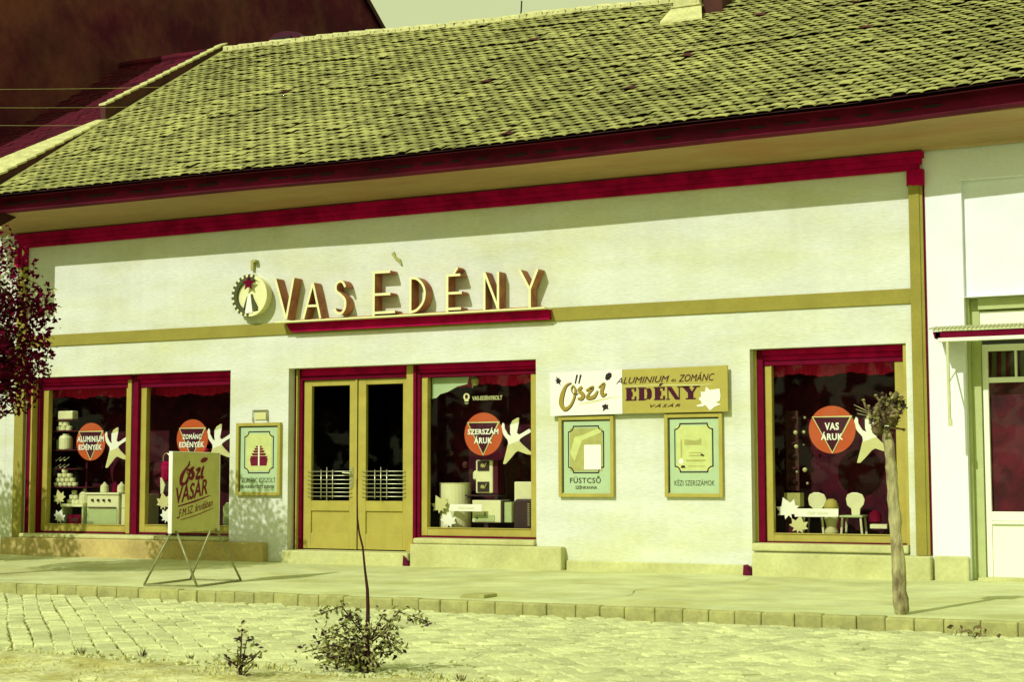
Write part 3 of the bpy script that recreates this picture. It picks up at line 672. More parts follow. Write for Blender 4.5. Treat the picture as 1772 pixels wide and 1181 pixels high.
# round emblem
EM = thing('round_emblem', 'round cream wall emblem with dark half gear wheel and small star left of the sign', 'emblem', (-1.64, -.08, 3.42))
cx, cz = -1.665, 3.715
b = MB(); b.disc(cx, cz, .275, -.13, -.002, 0, 0, 40); dsc = b.build('disc', 'sign_cream', EM); bevel(dsc, .012)
b = MB(); ring = [(cx+.27*math.cos(2*math.pi*i/40), cz+.27*math.sin(2*math.pi*i/40)) for i in range(40)]; b.ribbon(ring, .055, -.165, -.131, 0, 0, True); b.build('rim', 'sign_cream', EM)
b = MB(); ang = [R(70+i*200/26) for i in range(27)]; b.ribbon([(cx-.01+.235*math.cos(a), cz+.235*math.sin(a)) for a in ang], .055, -.168, -.132)
for i in range(13):
    a = R(74+i*192/12); c = Vector((cx-.01+.272*math.cos(a), cz+.272*math.sin(a))); d = Vector((math.cos(a), math.sin(a))); e = Vector((-d.y, d.x))
    b.prism([tuple(c-d*.03-e*.024), tuple(c-d*.03+e*.024), tuple(c+d*.03+e*.017), tuple(c+d*.03-e*.017)], -.167, -.10)
b.build('gear', 'print_dark', EM)
b = MB(); sx, sz = cx+.0, cz+.17; b.prism([(sx+(.105 if i % 2 == 0 else .043)*math.cos(R(90+36*i)), sz+(.105 if i % 2 == 0 else .043)*math.sin(R(90+36*i))) for i in range(10)], -.205, -.186); b.build('star', 'dark_red_and_shaded_tan', EM)
b = MB(); b.prism([(cx-.02, cz+.02), (cx+.02, cz+.02), (cx+.06, cz-.25), (cx-.07, cz-.25)], -.175, -.132); b.build('spire', 'white_card', EM)
b = MB(); b.prism([(cx+.03, cz+.02), (cx+.05, cz-.04), (cx+.16, cz-.22), (cx+.075, cz-.235)], -.165, -.132); b.prism([(cx-.05, cz-.02), (cx-.03, cz+.0), (cx-.07, cz-.17), (cx-.11, cz-.19)], -.165, -.132); b.build('dark_strip', 'print_dark', EM)  # dark strips either side of the spire
# rusty brackets on the wall
br = thing('wall_bracket', 'small rusty angle bracket on the wall above the round emblem', 'bracket', (-1.68, -.03, 4.1))
b = MB(); b.box(-1.735, -1.69, -.05, -.001, 4.09, 4.23); b.box(-1.688, -1.63, -.09, -.001, 4.195, 4.23); b.build('arm', 'olive_print', br)
br = thing('cable_stub', 'bent grey cable stub on the wall above the letter E', 'cable', (.7, -.02, 4.1))
b = MB(); b.ribbon([(.60, 4.19), (.64, 4.12), (.70, 4.08), (.735, 4.02)], [.05, .03, .045, .02], -.03, -.002); b.build('strip', 'olive_print', br)

# ================================================================== POSTER BOARDS
def inset(x0, x1, z0, z1, y, parent, wd=.016, r=.07):
    pts = []
    for (cx, cz, a0) in ((x0, z0, 90), (x1, z0, 180), (x1, z1, 270), (x0, z1, 360)):
        seg = [(cx+r*math.cos(R(a0-i*22.5)), cz+r*math.sin(R(a0-i*22.5))) for i in range(5)]
        if cx == x0 and cz == z0: seg = [(x0+r*math.cos(R(a)), z0+r*math.sin(R(a))) for a in (90, 67, 45, 22, 0)]
        elif cz == z0: seg = [(x1+r*math.cos(R(a)), z0+r*math.sin(R(a))) for a in (180, 157, 135, 112, 90)]
        elif cx == x1: seg = [(x1+r*math.cos(R(a)), z1+r*math.sin(R(a))) for a in (270, 247, 225, 202, 180)]
        else: seg = [(x0+r*math.cos(R(a)), z1+r*math.sin(R(a))) for a in (0, -22, -45, -67, -90)]
        pts += seg
    b = MB(); b.ribbon(pts, wd, y, y+.002, closed=True); b.build('border_line', 'ink', parent)
def poster(label, x0, x1, z0, z1):
    p = thing('poster_board', label, 'poster', ((x0+x1)/2, -.03, z0), group='framed mint posters on the shop wall')
    b = MB(); fwid = .045
    b.box(x0, x0+fwid, -.055, -.003, z0, z1); b.box(x1-fwid, x1, -.055, -.003, z0, z1); b.box(x0+fwid, x1-fwid, -.054, -.003, z0, z0+fwid); b.box(x0+fwid, x1-fwid, -.054, -.003, z1-fwid, z1)
    bevel(b.build('frame', 'ochre_paint', p), .004)
    b = MB(); b.box(x0+fwid, x1-fwid, -.025, -.004, z0+fwid, z1-fwid); b.build('sheet', 'mint', p)
    e = x0+fwid+.012; b = MB(); b.ribbon([(e, z0+fwid+.01), (e, z1-fwid-.012), (x1-fwid-.01, z1-fwid-.012)], .014, -.027, -.0255); b.build('edge_line', 'ink', p)
    return p
a = poster('framed mint poster with a pyramid of red pots, between the left window and door', -1.955, -1.20, .91, 1.925)
inset(-1.82, -1.33, 1.225, 1.80, -.0275, a)
b = MB(); b.box(-1.79, -1.36, -.0270, -.0255, 1.255, 1.77); b.build('picture_ground', 'pale_print', a)
b = MB(); c = -1.575
for i, (wd, z, h) in enumerate(((.155, 1.325, .105), (.150, 1.425, .035), (.125, 1.468, .032), (.10, 1.508, .030), (.078, 1.545, .027), (.056, 1.58, .022))):
    for s_ in (-1, 1): b.prism([(c+s_*.014, z), (c+s_*wd*.86, z), (c+s_*wd, z+h), (c+s_*.014, z+h)], -.0290, -.0275)
b.build('pot_picture', 'sign_red', a)
b = MB(); b.box(c-.010, c+.010, -.0292, -.0275, 1.325, 1.605); b.build('pot_highlight', 'white_card', a)
txt('ZOMÁNC CSISZOLT', -1.865, -1.29, 1.09, 1.175, -.0285, 'print_dark', a, bold=.0); txt('ÉS HORGANYZOTT EDÉNYEK', -1.865, -1.30, 1.01, 1.065, -.0285, 'print_dark', a, bold=.02)
a = poster('framed mint poster with a white slip of paper, lettered FÜSTCSŐ', 3.085, 3.845, .91, 1.925)
inset(3.215, 3.70, 1.215, 1.80, -.0275, a)
b = MB(); b.box(3.235, 3.685, -.0270, -.0255, 1.235, 1.775); b.build('picture_ground', 'olive_print', a)
b = MB(); b.prism([(3.24, 1.47), (3.30, 1.66), (3.45, 1.70), (3.62, 1.77), (3.67, 1.74), (3.67, 1.72), (3.40, 1.62), (3.30, 1.36)], -.0283, -.0272); b.build('pipe_picture', 'pale_print', a)
b = MB(); b.box(3.435, 3.665, -.0320, -.0285, 1.255, 1.565); b.build('paper_slip', 'white_card', a)
txt('FÜSTCSŐ', 3.235, 3.66, 1.085, 1.175, -.0285, 'ink', a, bold=.01, spacing=1.1); txt('SZÉNKANNA', 3.31, 3.61, 1.01, 1.06, -.0285, 'print_dark', a, bold=.02)
a = poster('framed mint poster with faint hand tools, lettered KÉZI SZERSZÁMOK', 4.525, 5.275, .915, 1.93)
inset(4.655, 5.145, 1.22, 1.81, -.0275, a)
b = MB(); b.box(4.675, 5.13, -.0270, -.0255, 1.24, 1.785); b.build('picture_ground', 'pale_print', a)
b = MB(); b.ribbon([(4.84, 1.42), (5.04, 1.42)], .014, -.029, -.0275); b.ribbon([(4.84, 1.455), (4.98, 1.455), (5.03, 1.425)], .012, -.029, -.0275); b.ribbon([(4.80, 1.36), (5.05, 1.36)], .02, -.029, -.0275); b.ribbon([(4.83, 1.29), (5.05, 1.29)], .010, -.029, -.0275)
b.prism([(4.73, 1.40), (4.75, 1.40), (4.75, 1.62), (4.73, 1.62)], -.029, -.0275); b.prism([(4.78, 1.55), (5.0, 1.55), (5.0, 1.63), (4.93, 1.6), (4.78, 1.62)], -.029, -.0275); b.build('tool_picture', 'olive_print', a)
b = MB(); b.ribbon([(4.99, 1.435), (5.03, 1.415)], .02, -.0295, -.0275); b.prism([(4.73, 1.27), (4.79, 1.27), (4.78, 1.30), (4.74, 1.30)], -.0295, -.0275); b.build('tool_mark', 'ink', a)
b = MB(); b.disc(4.735, 1.35, .03, -.0295, -.0275, n=12); b.build('tool_mark', 'white_card', a)
txt('KÉZI SZERSZÁMOK', 4.645, 5.165, 1.055, 1.135, -.0285, 'print_dark', a, bold=.0)
h = thing('wire_hanger', 'small square wire hanger on the wall above the pot poster', 'hanger', (-1.57, -.01, 1.94))
b = MB(); b.tube([(-1.69, -.02, 1.94), (-1.69, -.02, 2.10), (-1.44, -.02, 2.10), (-1.44, -.02, 1.94)], .010, 6, cap=True); b.build('wire', 'steel_tube', h)
b = MB(); b.box(-1.66, -1.47, -.018, -.004, 1.97, 2.07); b.build('plate', 'card_pale', h)

# ================================================================== LONG BOARD "Őszi ... EDÉNY"
LB = thing('hanging_board', 'long white and gold board lettered Őszi EDÉNY VÁSÁR above the two posters', 'sign', (4.17, -.07, 1.93))
b = MB(); b.prism([(2.985, 2.485), (3.985, 2.495), (3.985, 1.945), (2.995, 1.935)], -.085, -.057); b.build('white_panel', 'white_card', LB)
b = MB(); b.prism([(3.988, 2.495), (5.365, 2.505), (5.365, 1.945), (3.988, 1.945)], -.083, -.057); bevel(b.build('gold_panel', 'board_gold', LB), .003)
def bs(a, c): return (2.99+(a-100)/548*1.0, 2.485-(c-(157-.031*(a-100)))/324*.54)
def sc(pts, wds, m, y, parent=None, k=6, f=bs, name='lettering'):
    p = cat([f(*q) for q in pts], k); n = len(p); W_ = []
    for i in range(n):
        t = i/(n-1)*(len(wds)-1); j = min(int(t), len(wds)-2); W_.append(wds[j]+(wds[j+1]-wds[j])*(t-j))
    b = MB(); b.ribbon(p, W_, y, y+.0015); return b.build(name, m, parent or LB, local=(f is not bs))
Ost = [(262, 232), (222, 255), (193, 320), (184, 390), (210, 432), (252, 408), (283, 345), (292, 285), (276, 255), (262, 285), (280, 318), (312, 312)]
Ow = [.012, .03, .055, .062, .05, .03, .028, .03, .02, .016, .014, .012]
sc([(a+5, c+7) for a, c in Ost], Ow, 'ink', -.0862); sc(Ost, Ow, 'script_gold', -.0880)
for pts, wd in (([(345, 262), (320, 290), (352, 322), (338, 352), (310, 352)], [.03, .045, .05, .045, .02]), ([(374, 292), (420, 270), (396, 312), (384, 346), (432, 338), (462, 292)], [.02, .048, .025, .04, .045, .02]), ([(468, 268), (508, 240), (492, 295), (500, 326), (530, 312)], [.012, .035, .05, .045, .012])):
    sc([(a+4, c+6) for a, c in pts], wd, 'ink', -.0862); sc(pts, wd, 'script_gold', -.0880)
for a0, a1 in ((308, 293), (336, 320)): sc([(a0, 172), (a1, 240)], [.025, .018], 'ink', -.0885, k=1)
def blob(pts, y, m, parent, f=bs, name='leaf_mark'): b = MB(); b.prism([f(*q) for q in pts], y, y+.0015); return b.build(name, m, parent, local=(f is not bs))
blob([(518, 200), (525, 170), (548, 155), (568, 162), (568, 185), (552, 208), (530, 216)], -.0885, 'ink', LB)
blob([(138, 210), (150, 212), (148, 186), (162, 200), (172, 195), (172, 208), (187, 215), (176, 232), (180, 255), (166, 238), (148, 240), (150, 228)], -.0885, 'ink', LB)
blob([(495, 402), (512, 398), (520, 390), (530, 400), (542, 396), (538, 415), (544, 432), (524, 430), (500, 448), (504, 425), (496, 415)], -.0885, 'ink', LB)
sc([(315, 395), (430, 375), (560, 345), (640, 340)], [.006, .022, .012, .004], 'card_pale', -.0866)
txt('ALUMINIUM', 3.905, 4.615, 2.315, 2.395, -.0885, 'ink_red', LB, shear=.35, bold=.0, rot=.012); txt('és', 4.64, 4.705, 2.325, 2.365, -.0885, 'ink_red', LB, shear=.35)
txt('ZOMÁNC', 4.735, 5.20, 2.32, 2.43, -.0885, 'ink_red', LB, shear=.35, rot=.012)
sc([(640, 262), (900, 250), (1180, 248), (1300, 240)], [.006, .012, .012, .004], 'card_pale', -.0850)
# fat face EDÉNY
def fat(x, wd, kind):
    b = MB(); z0, z1 = 2.105, 2.265; st = .068; t = .014; y0, y1 = -.0885, -.087; f = [0]
    def bx(a, c, d, e): b.box(a, c, y0-.0001*f[0], y1, d, e); f[0] += 1
    if kind in 'EÉ':
        bx(x+.012, x+.012+st, z0+.0, z1); bx(x, x+wd, z0, z0+t); bx(x, x+wd, z1-t, z1); bx(x+wd-.025, x+wd, z0, z0+.05); bx(x+wd-.028, x+wd-.004, z1-.045, z1); bx(x+.07, x+wd-.05, .5*(z0+z1)-.007, .5*(z0+z1)+.007); bx(x+wd-.07, x+wd-.05, .5*(z0+z1)-.03, .5*(z0+z1)+.03)
    if kind == 'É': b.prism([(x+.06, z1+.012), (x+.09, z1+.012), (x+.125, z1+.045), (x+.085, z1+.045)], y0, y1)
    if kind == 'D':
        bx(x+.012, x+.012+st, z0, z1); b.ribbon(cat([(x, z1-.007), (x+wd*.55, z1-.012), (x+wd-.035, z1-.045), (x+wd-.03, (z0+z1)/2), (x+wd-.035, z0+.045), (x+wd*.55, z0+.012), (x, z0+.007)], 5), [.014]*5+[.014]*3+[.06]*15+[.014]*8, y0-.0003, y1)
    if kind == 'N':
        bx(x+.012, x+.026, z0, z1); bx(x+wd-.03, x+wd-.016, z0, z1); b.prism([(x, z1), (x+.065, z1), (x+wd-.016, z0), (x+wd-.075, z0)], y0-.0004, y1); bx(x-.005, x+.045, z0, z0+.012); bx(x+wd-.05, x+wd, z1-.012, z1)
    if kind == 'Y':
        b.prism([(x+.005, z1), (x+.085, z1), (x+.15, z0+.075), (x+.085, z0+.07)], y0-.0002, y1); b.prism([(x+wd-.045, z1), (x+wd-.02, z1), (x+.145, z0+.07), (x+.125, z0+.08)], y0-.0004, y1); bx(x+.08, x+.15, z0, z0+.085); bx(x+.05, x+.18, z0, z0+t); bx(x-.005, x+.105, z1-t, z1); bx(x+wd-.08, x+wd+.01, z1-t, z1)
    b.build('lettering', 'ink_red', LB)
fat(4.03, .145, 'E'); fat(4.20, .18, 'D'); fat(4.41, .145, 'É'); fat(4.575, .19, 'N'); fat(4.775, .225, 'Y')
txt('VÁSÁR', 4.36, 4.755, 2.015, 2.06, -.0885, 'ink_red', LB, shear=.4, bold=.01, spacing=1.35)
ml = [(3.988+(p-462)/1058*1.377, 2.495-(q-(475-.036*(p-462)))/460*.55) for p, q in ((1212, 838), (1265, 823), (1262, 800), (1235, 770), (1262, 745), (1255, 700), (1298, 702), (1310, 648), (1345, 682), (1440, 665), (1450, 740), (1440, 790), (1402, 806), (1452, 825), (1390, 850), (1345, 888), (1322, 860), (1300, 832), (1268, 850), (1222, 850))]
b = MB(); b.prism(ml, -.0880, -.0835); b.build('leaf_mark', 'white_card', LB)

# ================================================================== EASEL SIGN
ez = R(98.5)
ES = thing('easel_sign', 'slanting-legged pavement sign lettered Őszi VÁSÁR standing on the pavement before the left window', 'sign', (.37+.085, -4.42, -.025), ez)
# local x runs along the board away from the street, local y = 0 is its middle; the lettered face looks along -y (up the street)
b = MB(); b.box(0, 1.045, -.017, .017, .585, 1.47, 0); bd = b.build('board', ['canvas'], ES, local=True); bevel(bd, .006)
b = MB(); b.box(-.012, -.001, -.022, .022, .58, 1.4705); b.box(1.046, 1.055, -.022, .022, .58, 1.4705); b.box(-.012, 1.055, -.023, .023, 1.471, 1.48); b.build('edge_strip', 'white_card', ES, local=True)
b = MB()
for x in (.02, 1.02):
    for s_ in (-1, 1): b.tube([(x+.06*(1 if x < .5 else -1), s_*.03, .60), (x, s_*.33, .012)], .013, 8)
for s_ in (-1, 1): b.tube([(.02, s_*.33, .012), (1.02, s_*.33, .012)], .011, 8)
for x in (.02, 1.02): b.tube([(x, -.33, .014), (x, .33, .014)], .008, 8)
for x in (.08, .96): b.tube([(x, -.0, .575), (x, .0, .60)], .03, 8)
b.build('leg_frame', 'steel_tube', ES, local=True, smooth=True)
def es(a, c):
    h = 603-45*(a-225)/420; return ((a-225)/422*1.045, 1.47-.885*(c-562)/h)
ye = -.0205
sc([(376, 648), (335, 690), (304, 745), (300, 790), (330, 795), (362, 750), (374, 700), (355, 690), (352, 715), (378, 725)], [.012, .035, .07, .06, .03, .04, .04, .02, .015, .012], 'sign_red', ye, ES, f=es)
sc([(374, 626), (356, 668)], [.022, .016], 'sign_red', ye-.001, ES, k=1, f=es)
for pts, wd in (([(412, 672), (386, 692), (408, 722), (392, 752), (368, 750)], [.03, .05, .06, .05, .02]), ([(430, 692), (462, 682), (440, 725), (436, 748), (468, 738)], [.02, .05, .022, .05, .03]), ([(500, 660), (484, 705), (484, 742), (502, 735)], [.03, .05, .05, .015])): sc(pts, wd, 'sign_red', ye, ES, f=es)
blob([(470, 628), (478, 608), (505, 594), (535, 596), (536, 610), (515, 628), (485, 636)], ye, 'sign_red', ES, f=es)
p0 = es(268, 955); p1 = es(552, 865); an = math.atan2(p1[1]-p0[1], p1[0]-p0[0])
txt('VÁSÁR', p0[0], p0[0]+.68, p0[1]+.01, p0[1]+.235, ye, 'sign_red', ES, shear=.32, bold=.02, rot=an, local=True)
sc([(275, 965), (420, 922), (562, 872)], [.012, .02, .008], 'sign_red', ye, ES, f=es)
p0 = es(285, 1048); txt('F.M.SZ. árudában', p0[0], p0[0]+.76, p0[1], p0[1]+.085, ye, 'sign_red', ES, shear=.35, rot=an*1.0, local=True)
sc([(300, 1064), (440, 1022), (595, 962)], [.006, .010, .005], 'sign_red', ye, ES, f=es); sc([(268, 1052), (290, 1046)], [.02, .012], 'sign_red', ye, ES, k=2, f=es)

# ================================================================== WINDOW DISPLAYS
def emblem(x, z, l1, l2, label, y=.33):
    e = thing('window_emblem', label, 'emblem', (x, y, z-.285), group='orange round emblems in the shop windows'); r = .285
    b = MB(); b.disc(x, z, r, y, y+.012, 0, 0, 40); b.build('disc', 'orange', e)
    tr_ = [(x-.235, z+.155), (x+.235, z+.155), (x, z-.275)]
    b = MB(); b.prism(tr_, y-.004, y-.001); b.build('triangle', 'ink_red', e)
    b = MB(); b.ribbon(tr_, .020, y-.006, y-.0045, closed=True); b.build('triangle_outline', 'card_pale', e)
    w_ = .058*len(l1)/2; w_ = min(w_, .27); txt(l1, x-w_, x+w_, z-.005, z+.085, y-.009, 'white_card', e, bold=.035, spacing=1.1)
    w_ = min(.068*len(l2)/2, .23); txt(l2, x-w_, x+w_, z-.125, z-.025, y-.009, 'white_card', e, bold=.035, spacing=1.1)
emblem(-4.955, 1.705, 'ALUMINIUM', 'EDÉNYEK', 'orange round emblem with ALUMINIUM EDÉNYEK beside the stove, leftmost of the emblems')
emblem(-3.03, 1.725, 'ZOMÁNC', 'EDÉNYEK', 'orange round emblem with ZOMÁNC EDÉNYEK partly behind the pavement sign')
emblem(1.80, 1.73, 'SZERSZÁM', 'ÁRUK', 'orange round emblem with SZERSZÁM ÁRUK in the window beside the door')
emblem(6.52, 1.72, 'VAS', 'ÁRUK', 'orange round emblem with VAS ÁRUK in the rightmost shop window')
FIG = [(0.29, 0.149), (0.314, 0.126), (0.318, 0.069), (0.365, -0.008), (0.412, -0.031), (0.397, 0.011), (0.397, 0.115), (0.434, 0.171), (0.504, 0.208), (0.53, 0.207), (0.523, 0.132), (0.497, 0.009), (0.531, -0.014), (0.578, 0.008), (0.673, 0.06), (0.701, 0.044), (0.7, 0.014), (0.599, -0.034), (0.54, -0.071), (0.531, -0.095), (0.577, -0.143), (0.683, -0.228), (0.721, -0.248), (0.716, -0.279), (0.641, -0.271), (0.514, -0.227), (0.471, -0.251), (0.418, -0.311), (0.332, -0.396), (0.294, -0.396), (0.3, -0.367), (0.339, -0.235), (0.354, -0.178), (0.369, -0.131), (0.361, -0.084), (0.301, -0.017), (0.269, 0.05), (0.269, 0.107)]
def figure(x, z, label, y=.335):
    f_ = thing('paper_figure', label, 'cutout figure', (x+.45, y, z-.396), group='white star-shaped paper figures')
    b = MB(); b.prism([(x+a, z+c) for a, c in FIG], y, y+.008); b.build('body', 'white_card', f_)
    b = MB(); b.prism([(x+a, z+c) for a, c in ((.361, -.150), (.527, -.093), (.577, -.143), (.683, -.228), (.721, -.248), (.716, -.279), (.641, -.271), (.514, -.227), (.471, -.251), (.418, -.311), (.332, -.396), (.294, -.396), (.3, -.367), (.339, -.235))], y-.003, y-.001); b.build('trousers', 'card_pale', f_)
    b = MB(); b.prism([(x+a, z+c) for a, c in ((.402, .118), (.52, .152), (.53, .207), (.504, .208), (.434, .171))], y-.003, y-.001); b.build('cap', 'card_pale', f_)
figure(-4.955, 1.705, 'white star-shaped paper figure above the stove in the left window')
figure(-3.03, 1.725, 'white star-shaped paper figure behind the pavement sign')
figure(1.80, 1.73, 'white star-shaped paper figure in the window beside the door')
figure(6.52, 1.72, 'white star-shaped paper figure behind the pollarded street tree')
def single(name, b, m, label, cat_, loc=None, group=None, smooth=False):
    xs_ = [v[0] for v in b.v]; ys_ = [v[1] for v in b.v]; zs_ = [v[2] for v in b.v]; c = Vector((sum(xs_)/len(xs_), sum(ys_)/len(ys_), min(zs_)))
    b.v = [(x-c.x, y-c.y, z-c.z) for x, y, z in b.v]; o = b.build(name, m, smooth=smooth); o.location = c; WL[o.name] = c; return tag(o, label, cat_, group)
# --- left window: shelves with pots, stove, canisters
def xz(x, y0, z, y):                    # shift a point measured at depth y0 to depth y along the viewing line
    return x+(y0-y)*(12-x)/(18.6+y0), z+(y-y0)*.03
SY = .36
sh = thing('display_shelf', 'dark three-tier shelf at the left side of the left window', 'shelf', (-5.6, .4, .47))
for z in (1.865, 1.575, 1.285, 1.005): b = MB(); b.box(-5.92, -5.24 if z > 1.1 else -5.02, .34, .62, z, z+.018); b.build('board', 'shelf', sh)
b = MB(); b.box(-5.90, -5.87, .58, .61, .46, 2.0); b.box(-5.27, -5.24, .58, .61, .46, 2.0); b.build('upright', 'shelf', sh)
b = MB(); b.box(-5.66, -5.36, .36, .50, 2.05, 2.185); bevel(single('cardboard_box', b, 'enamel', 'small pale box floating highest on the left display shelf', 'box'), .02)
b = MB(); b.box(-5.68, -5.34, .34, .60, 2.03, 2.048); b.build('board', 'shelf', sh)
def pot(x, y, z, r, h, label, group, m='enamel', lid=True, name='enamel_pot'):
    b = MB(); b.lathe(x, y, [(r*.92, z), (r, z+h*.08), (r, z+h*.82), (r*1.03, z+h*.83), (r*.96, z+h*.86)]+([(r*.6, z+h*.95), (r*.18, z+h*.97), (r*.2, z+h*1.03), (r*.08, z+h*1.06)] if lid else [(r*.85, z+h*.86), (r*.8, z+h*.5)]), 14)
    return single(name, b, m, label, 'pot', group=group, smooth=False)
for i, (x, z, y) in enumerate(((-5.66, 1.884, .42), (-5.56, 1.884, .40), (-5.47, 1.884, .42), (-5.61, 1.958, .41), (-5.52, 1.952, .41))): pot(x, y, z, .048, .075, f'small white pot in the heap above the large can, {["left in front", "middle in front", "right in front", "left on top", "right on top"][i]}', 'small pots heaped on the shelf')
b = MB(); b.lathe(-5.54, .43, [(.10, 1.594), (.105, 1.61), (.105, 1.77), (.09, 1.80), (.05, 1.815), (.05, 1.835)], 18); single('milk_can', b, 'enamel', 'large white lidded can on the middle shelf of the left window', 'can')
b = MB(); b.lathe(-5.70, .50, [(.07, 1.594), (.075, 1.61), (.075, 1.74), (.05, 1.76)], 14); single('green_can', b, 'enamel_green', 'greenish can in the shade beside the large white can', 'can')
b = MB(); b.lathe(-5.32, .52, [(.07, 1.594), (.075, 1.61), (.075, 1.74), (.05, 1.76)], 14); single('dark_can', b, 'dark_red_and_shaded_tan', 'dark red can right of the large white can', 'can')
for i in range(6):
    x = -5.68+(i % 3)*.085; z = 1.315+(i//3)*.11; b = MB(); b.tube([(x, .38, z), (x+.10, .37, z+.05)], .007, 5); b.lathe(x, .38, [(.012, z-.012), (.02, z), (.012, z+.012)], 8); single('ladle', b, 'chrome', f'shiny ladle below the large white can, {ORD[i % 3]} from the left in the {"lower" if i < 3 else "upper"} row', 'ladle', group='ladles lying on the shelf')
ROW = ['bottom row', 'second row', 'third row', 'top']
for r_, nn, xo in ((0, 5, 0), (1, 4, .05), (2, 3, .095), (3, 1, .19)):
    for i in range(nn):
        x = -5.70+xo+i*.093; z = 1.024+r_*.068
        b = MB(); b.lathe(x, .42-.012*r_, [(.034, z), (.045, z+.02), (.046, z+.066), (.040, z+.066), (.036, z+.03)], 12); single('enamel_cup', b, 'enamel', (f'white enamel cup, {ORD[i]} from the left in the {ROW[r_]} of the cup pyramid' if r_ < 3 else 'white enamel cup alone at the top of the cup pyramid'), 'cup', group='pyramid of white cups')
st = thing('white_stove', 'white enamel kitchen stove with a row of dark knobs in the left window', 'stove', (-4.68, .6, .445))
b = MB(); b.box(-5.09, -4.47, .42, .90, .447, .90); bevel(b.build('body', 'enamel', st), .015)
b = MB(); b.box(-5.105, -4.455, .40, .90, .903, .935); bevel(b.build('top', 'enamel', st), .006)
b = MB(); b.box(-5.07, -4.49, .408, .419, .46, .685); bevel(b.build('oven_door', 'enamel_green', st), .004)
b = MB(); b.box(-5.06, -4.50, .395, .407, .705, .72); b.build('towel_rail', 'dark_iron', st)
for i in range(4): b = MB(); x = -4.97+i*.11; b.tube([(x, .419, .82), (x, .395, .82)], .02, 10); b.build('knob', 'dark_iron', st)
b = MB(); b.box(-4.445, -4.10, .46, .90, .447, .91); b.box(-4.45, -4.1, .455, .459, .70, .715, 1); bevel(single('white_cabinet', b, ['enamel', 'enamel_green'], 'white enamel cabinet right of the stove, half behind the window post', 'cabinet'), .01)
def bottle(x, y, z, r, h, label, m='enamel'):
    b = MB(); b.lathe(x, y, [(r*.9, z), (r, z+h*.06), (r, z+h*.5), (r*.9, z+h*.56), (r*1.0, z+h*.6), (r*.75, z+h*.72), (r*.35, z+h*.85), (r*.3, z+h*.92), (r*.12, z+h)], 14); single('canister', b, m, label, 'canister', group='lidded white canisters around the stove')
bottle(-4.86, .55, .936, .065, .16, 'white lidded canister on the left of the stove top'); bottle(-4.53, .55, .936, .065, .16, 'white lidded canister on the right of the stove top')
bottle(-4.69, .60, .936, .05, .17, 'dark canister in the middle of the stove top', 'dark_red_and_shaded_tan'); bottle(-5.17, .46, .765, .085, .235, 'white lidded canister standing on the low bench left of the stove')
bn = thing('display_bench', 'low white bench left of the stove', 'bench', (-5.3, .5, .445)); b = MB(); b.box(-5.56, -5.115, .36, .60, .72, .763); b.build('top', 'enamel', bn)
b = MB(); b.box(-5.55, -5.52, .38, .58, .447, .72); b.box(-5.15, -5.12, .38, .58, .447, .72); b.build('side', 'enamel_green', bn)
b = MB(); b.box(-5.47, -5.17, .42, .60, .447, .60); b.box(-5.40, -5.25, .414, .419, .50, .54, 1); bevel(single('bread_tin', b, ['dark_red_and_shaded_tan', 'old_tile'], 'dark red tin box under the low bench', 'tin'), .01)
for i, (x, z) in enumerate(((-5.50, .765), (-5.41, .765), (-5.33, .765), (-5.455, .835), (-5.37, .835), (-5.41, .905))): pot(x, .50, z, .044, .068, f'small white pot on the low bench, {ORD[i]} counted from the lower left of the stack', 'pots stacked on the bench')
def paperleaf(x, z, y, s, label, m, rot=0., group='paper maple leaves in the windows'):
    pr = [(0, -.9), (.12, -.55), (.55, -.75), (.45, -.4), (1, -.2), (.72, 0), (.85, .5), (.4, .35), (.25, .6), (0, 1.), (-.25, .6), (-.4, .35), (-.85, .5), (-.72, 0), (-1, -.2), (-.45, -.4), (-.55, -.75), (-.12, -.55)]
    c, s_ = math.cos(rot), math.sin(rot); b = MB(); b.prism([(x+s*(a*c-d*s_), z+s*(a*s_+d*c)) for a, d in pr], y, y+.006); single('paper_leaf', b, m, label, 'paper leaf', group=group)
paperleaf(-5.575, .86, .345, .125, 'tan paper leaf hung over the bench in the left window', 'card_pale', .3)
paperleaf(-5.55, .575, .335, .12, 'white paper leaf at the foot of the left window', 'white_card', -.4)
# --- second window
b = MB(); b.tube([(-3.70, .5, 1.40)]+[(-3.70+.06-.06*math.cos(R(a)), .5, 1.46+.06*math.sin(R(a))) for a in range(0, 200, 20)], .009, 6); single('wire_hook', b, 'chrome', 'pale bent hook hanging left in the second window', 'hook')
b = MB(); b.lathe(-3.66, .55, [(.08, 1.10), (.10, 1.13), (.10, 1.36), (.06, 1.40)], 14); single('red_can', b, 'red_and_shaded_tan', 'red can hanging under the hook in the second window', 'can')
b = MB(); b.lathe(-3.58, .55, [(.07, .90), (.10, .95), (.08, 1.10), (.03, 1.14)], 14); single('dark_jug', b, 'dark_iron', 'dark jug in the second window above the paper leaves', 'jug')
b = MB(); b.prism([(-3.70, .92), (-3.66, .92), (-3.62, 1.05), (-3.68, 1.16), (-3.71, 1.16)], .45, .47); single('pale_scoop', b, 'enamel', 'pale scoop beside the dark jug', 'scoop')
paperleaf(-3.60, .81, .40, .14, 'tan paper leaf left of the pavement sign', 'card_pale', .2); paperleaf(-3.52, .60, .385, .13, 'white paper leaf low beside the pavement sign', 'white_card', -.3)
for i in range(4): 
    b = MB(); b.box(-3.55, -3.10, .80, .95, 1.42+i*.12, 1.47+i*.12); single('tin_stack', b, 'red_and_shaded_tan', f'dark red tins at the back of the second window, {ORD[i]} layer from below', 'tins', group='tins at the back of the second window')
b = MB(); b.lathe(-2.45, .5, [(.10, .47), (.11, .50), (.11, .74), (.06, .80)], 14); single('green_can', b, 'enamel_green', 'greenish can low in the right corner of the second window', 'can')
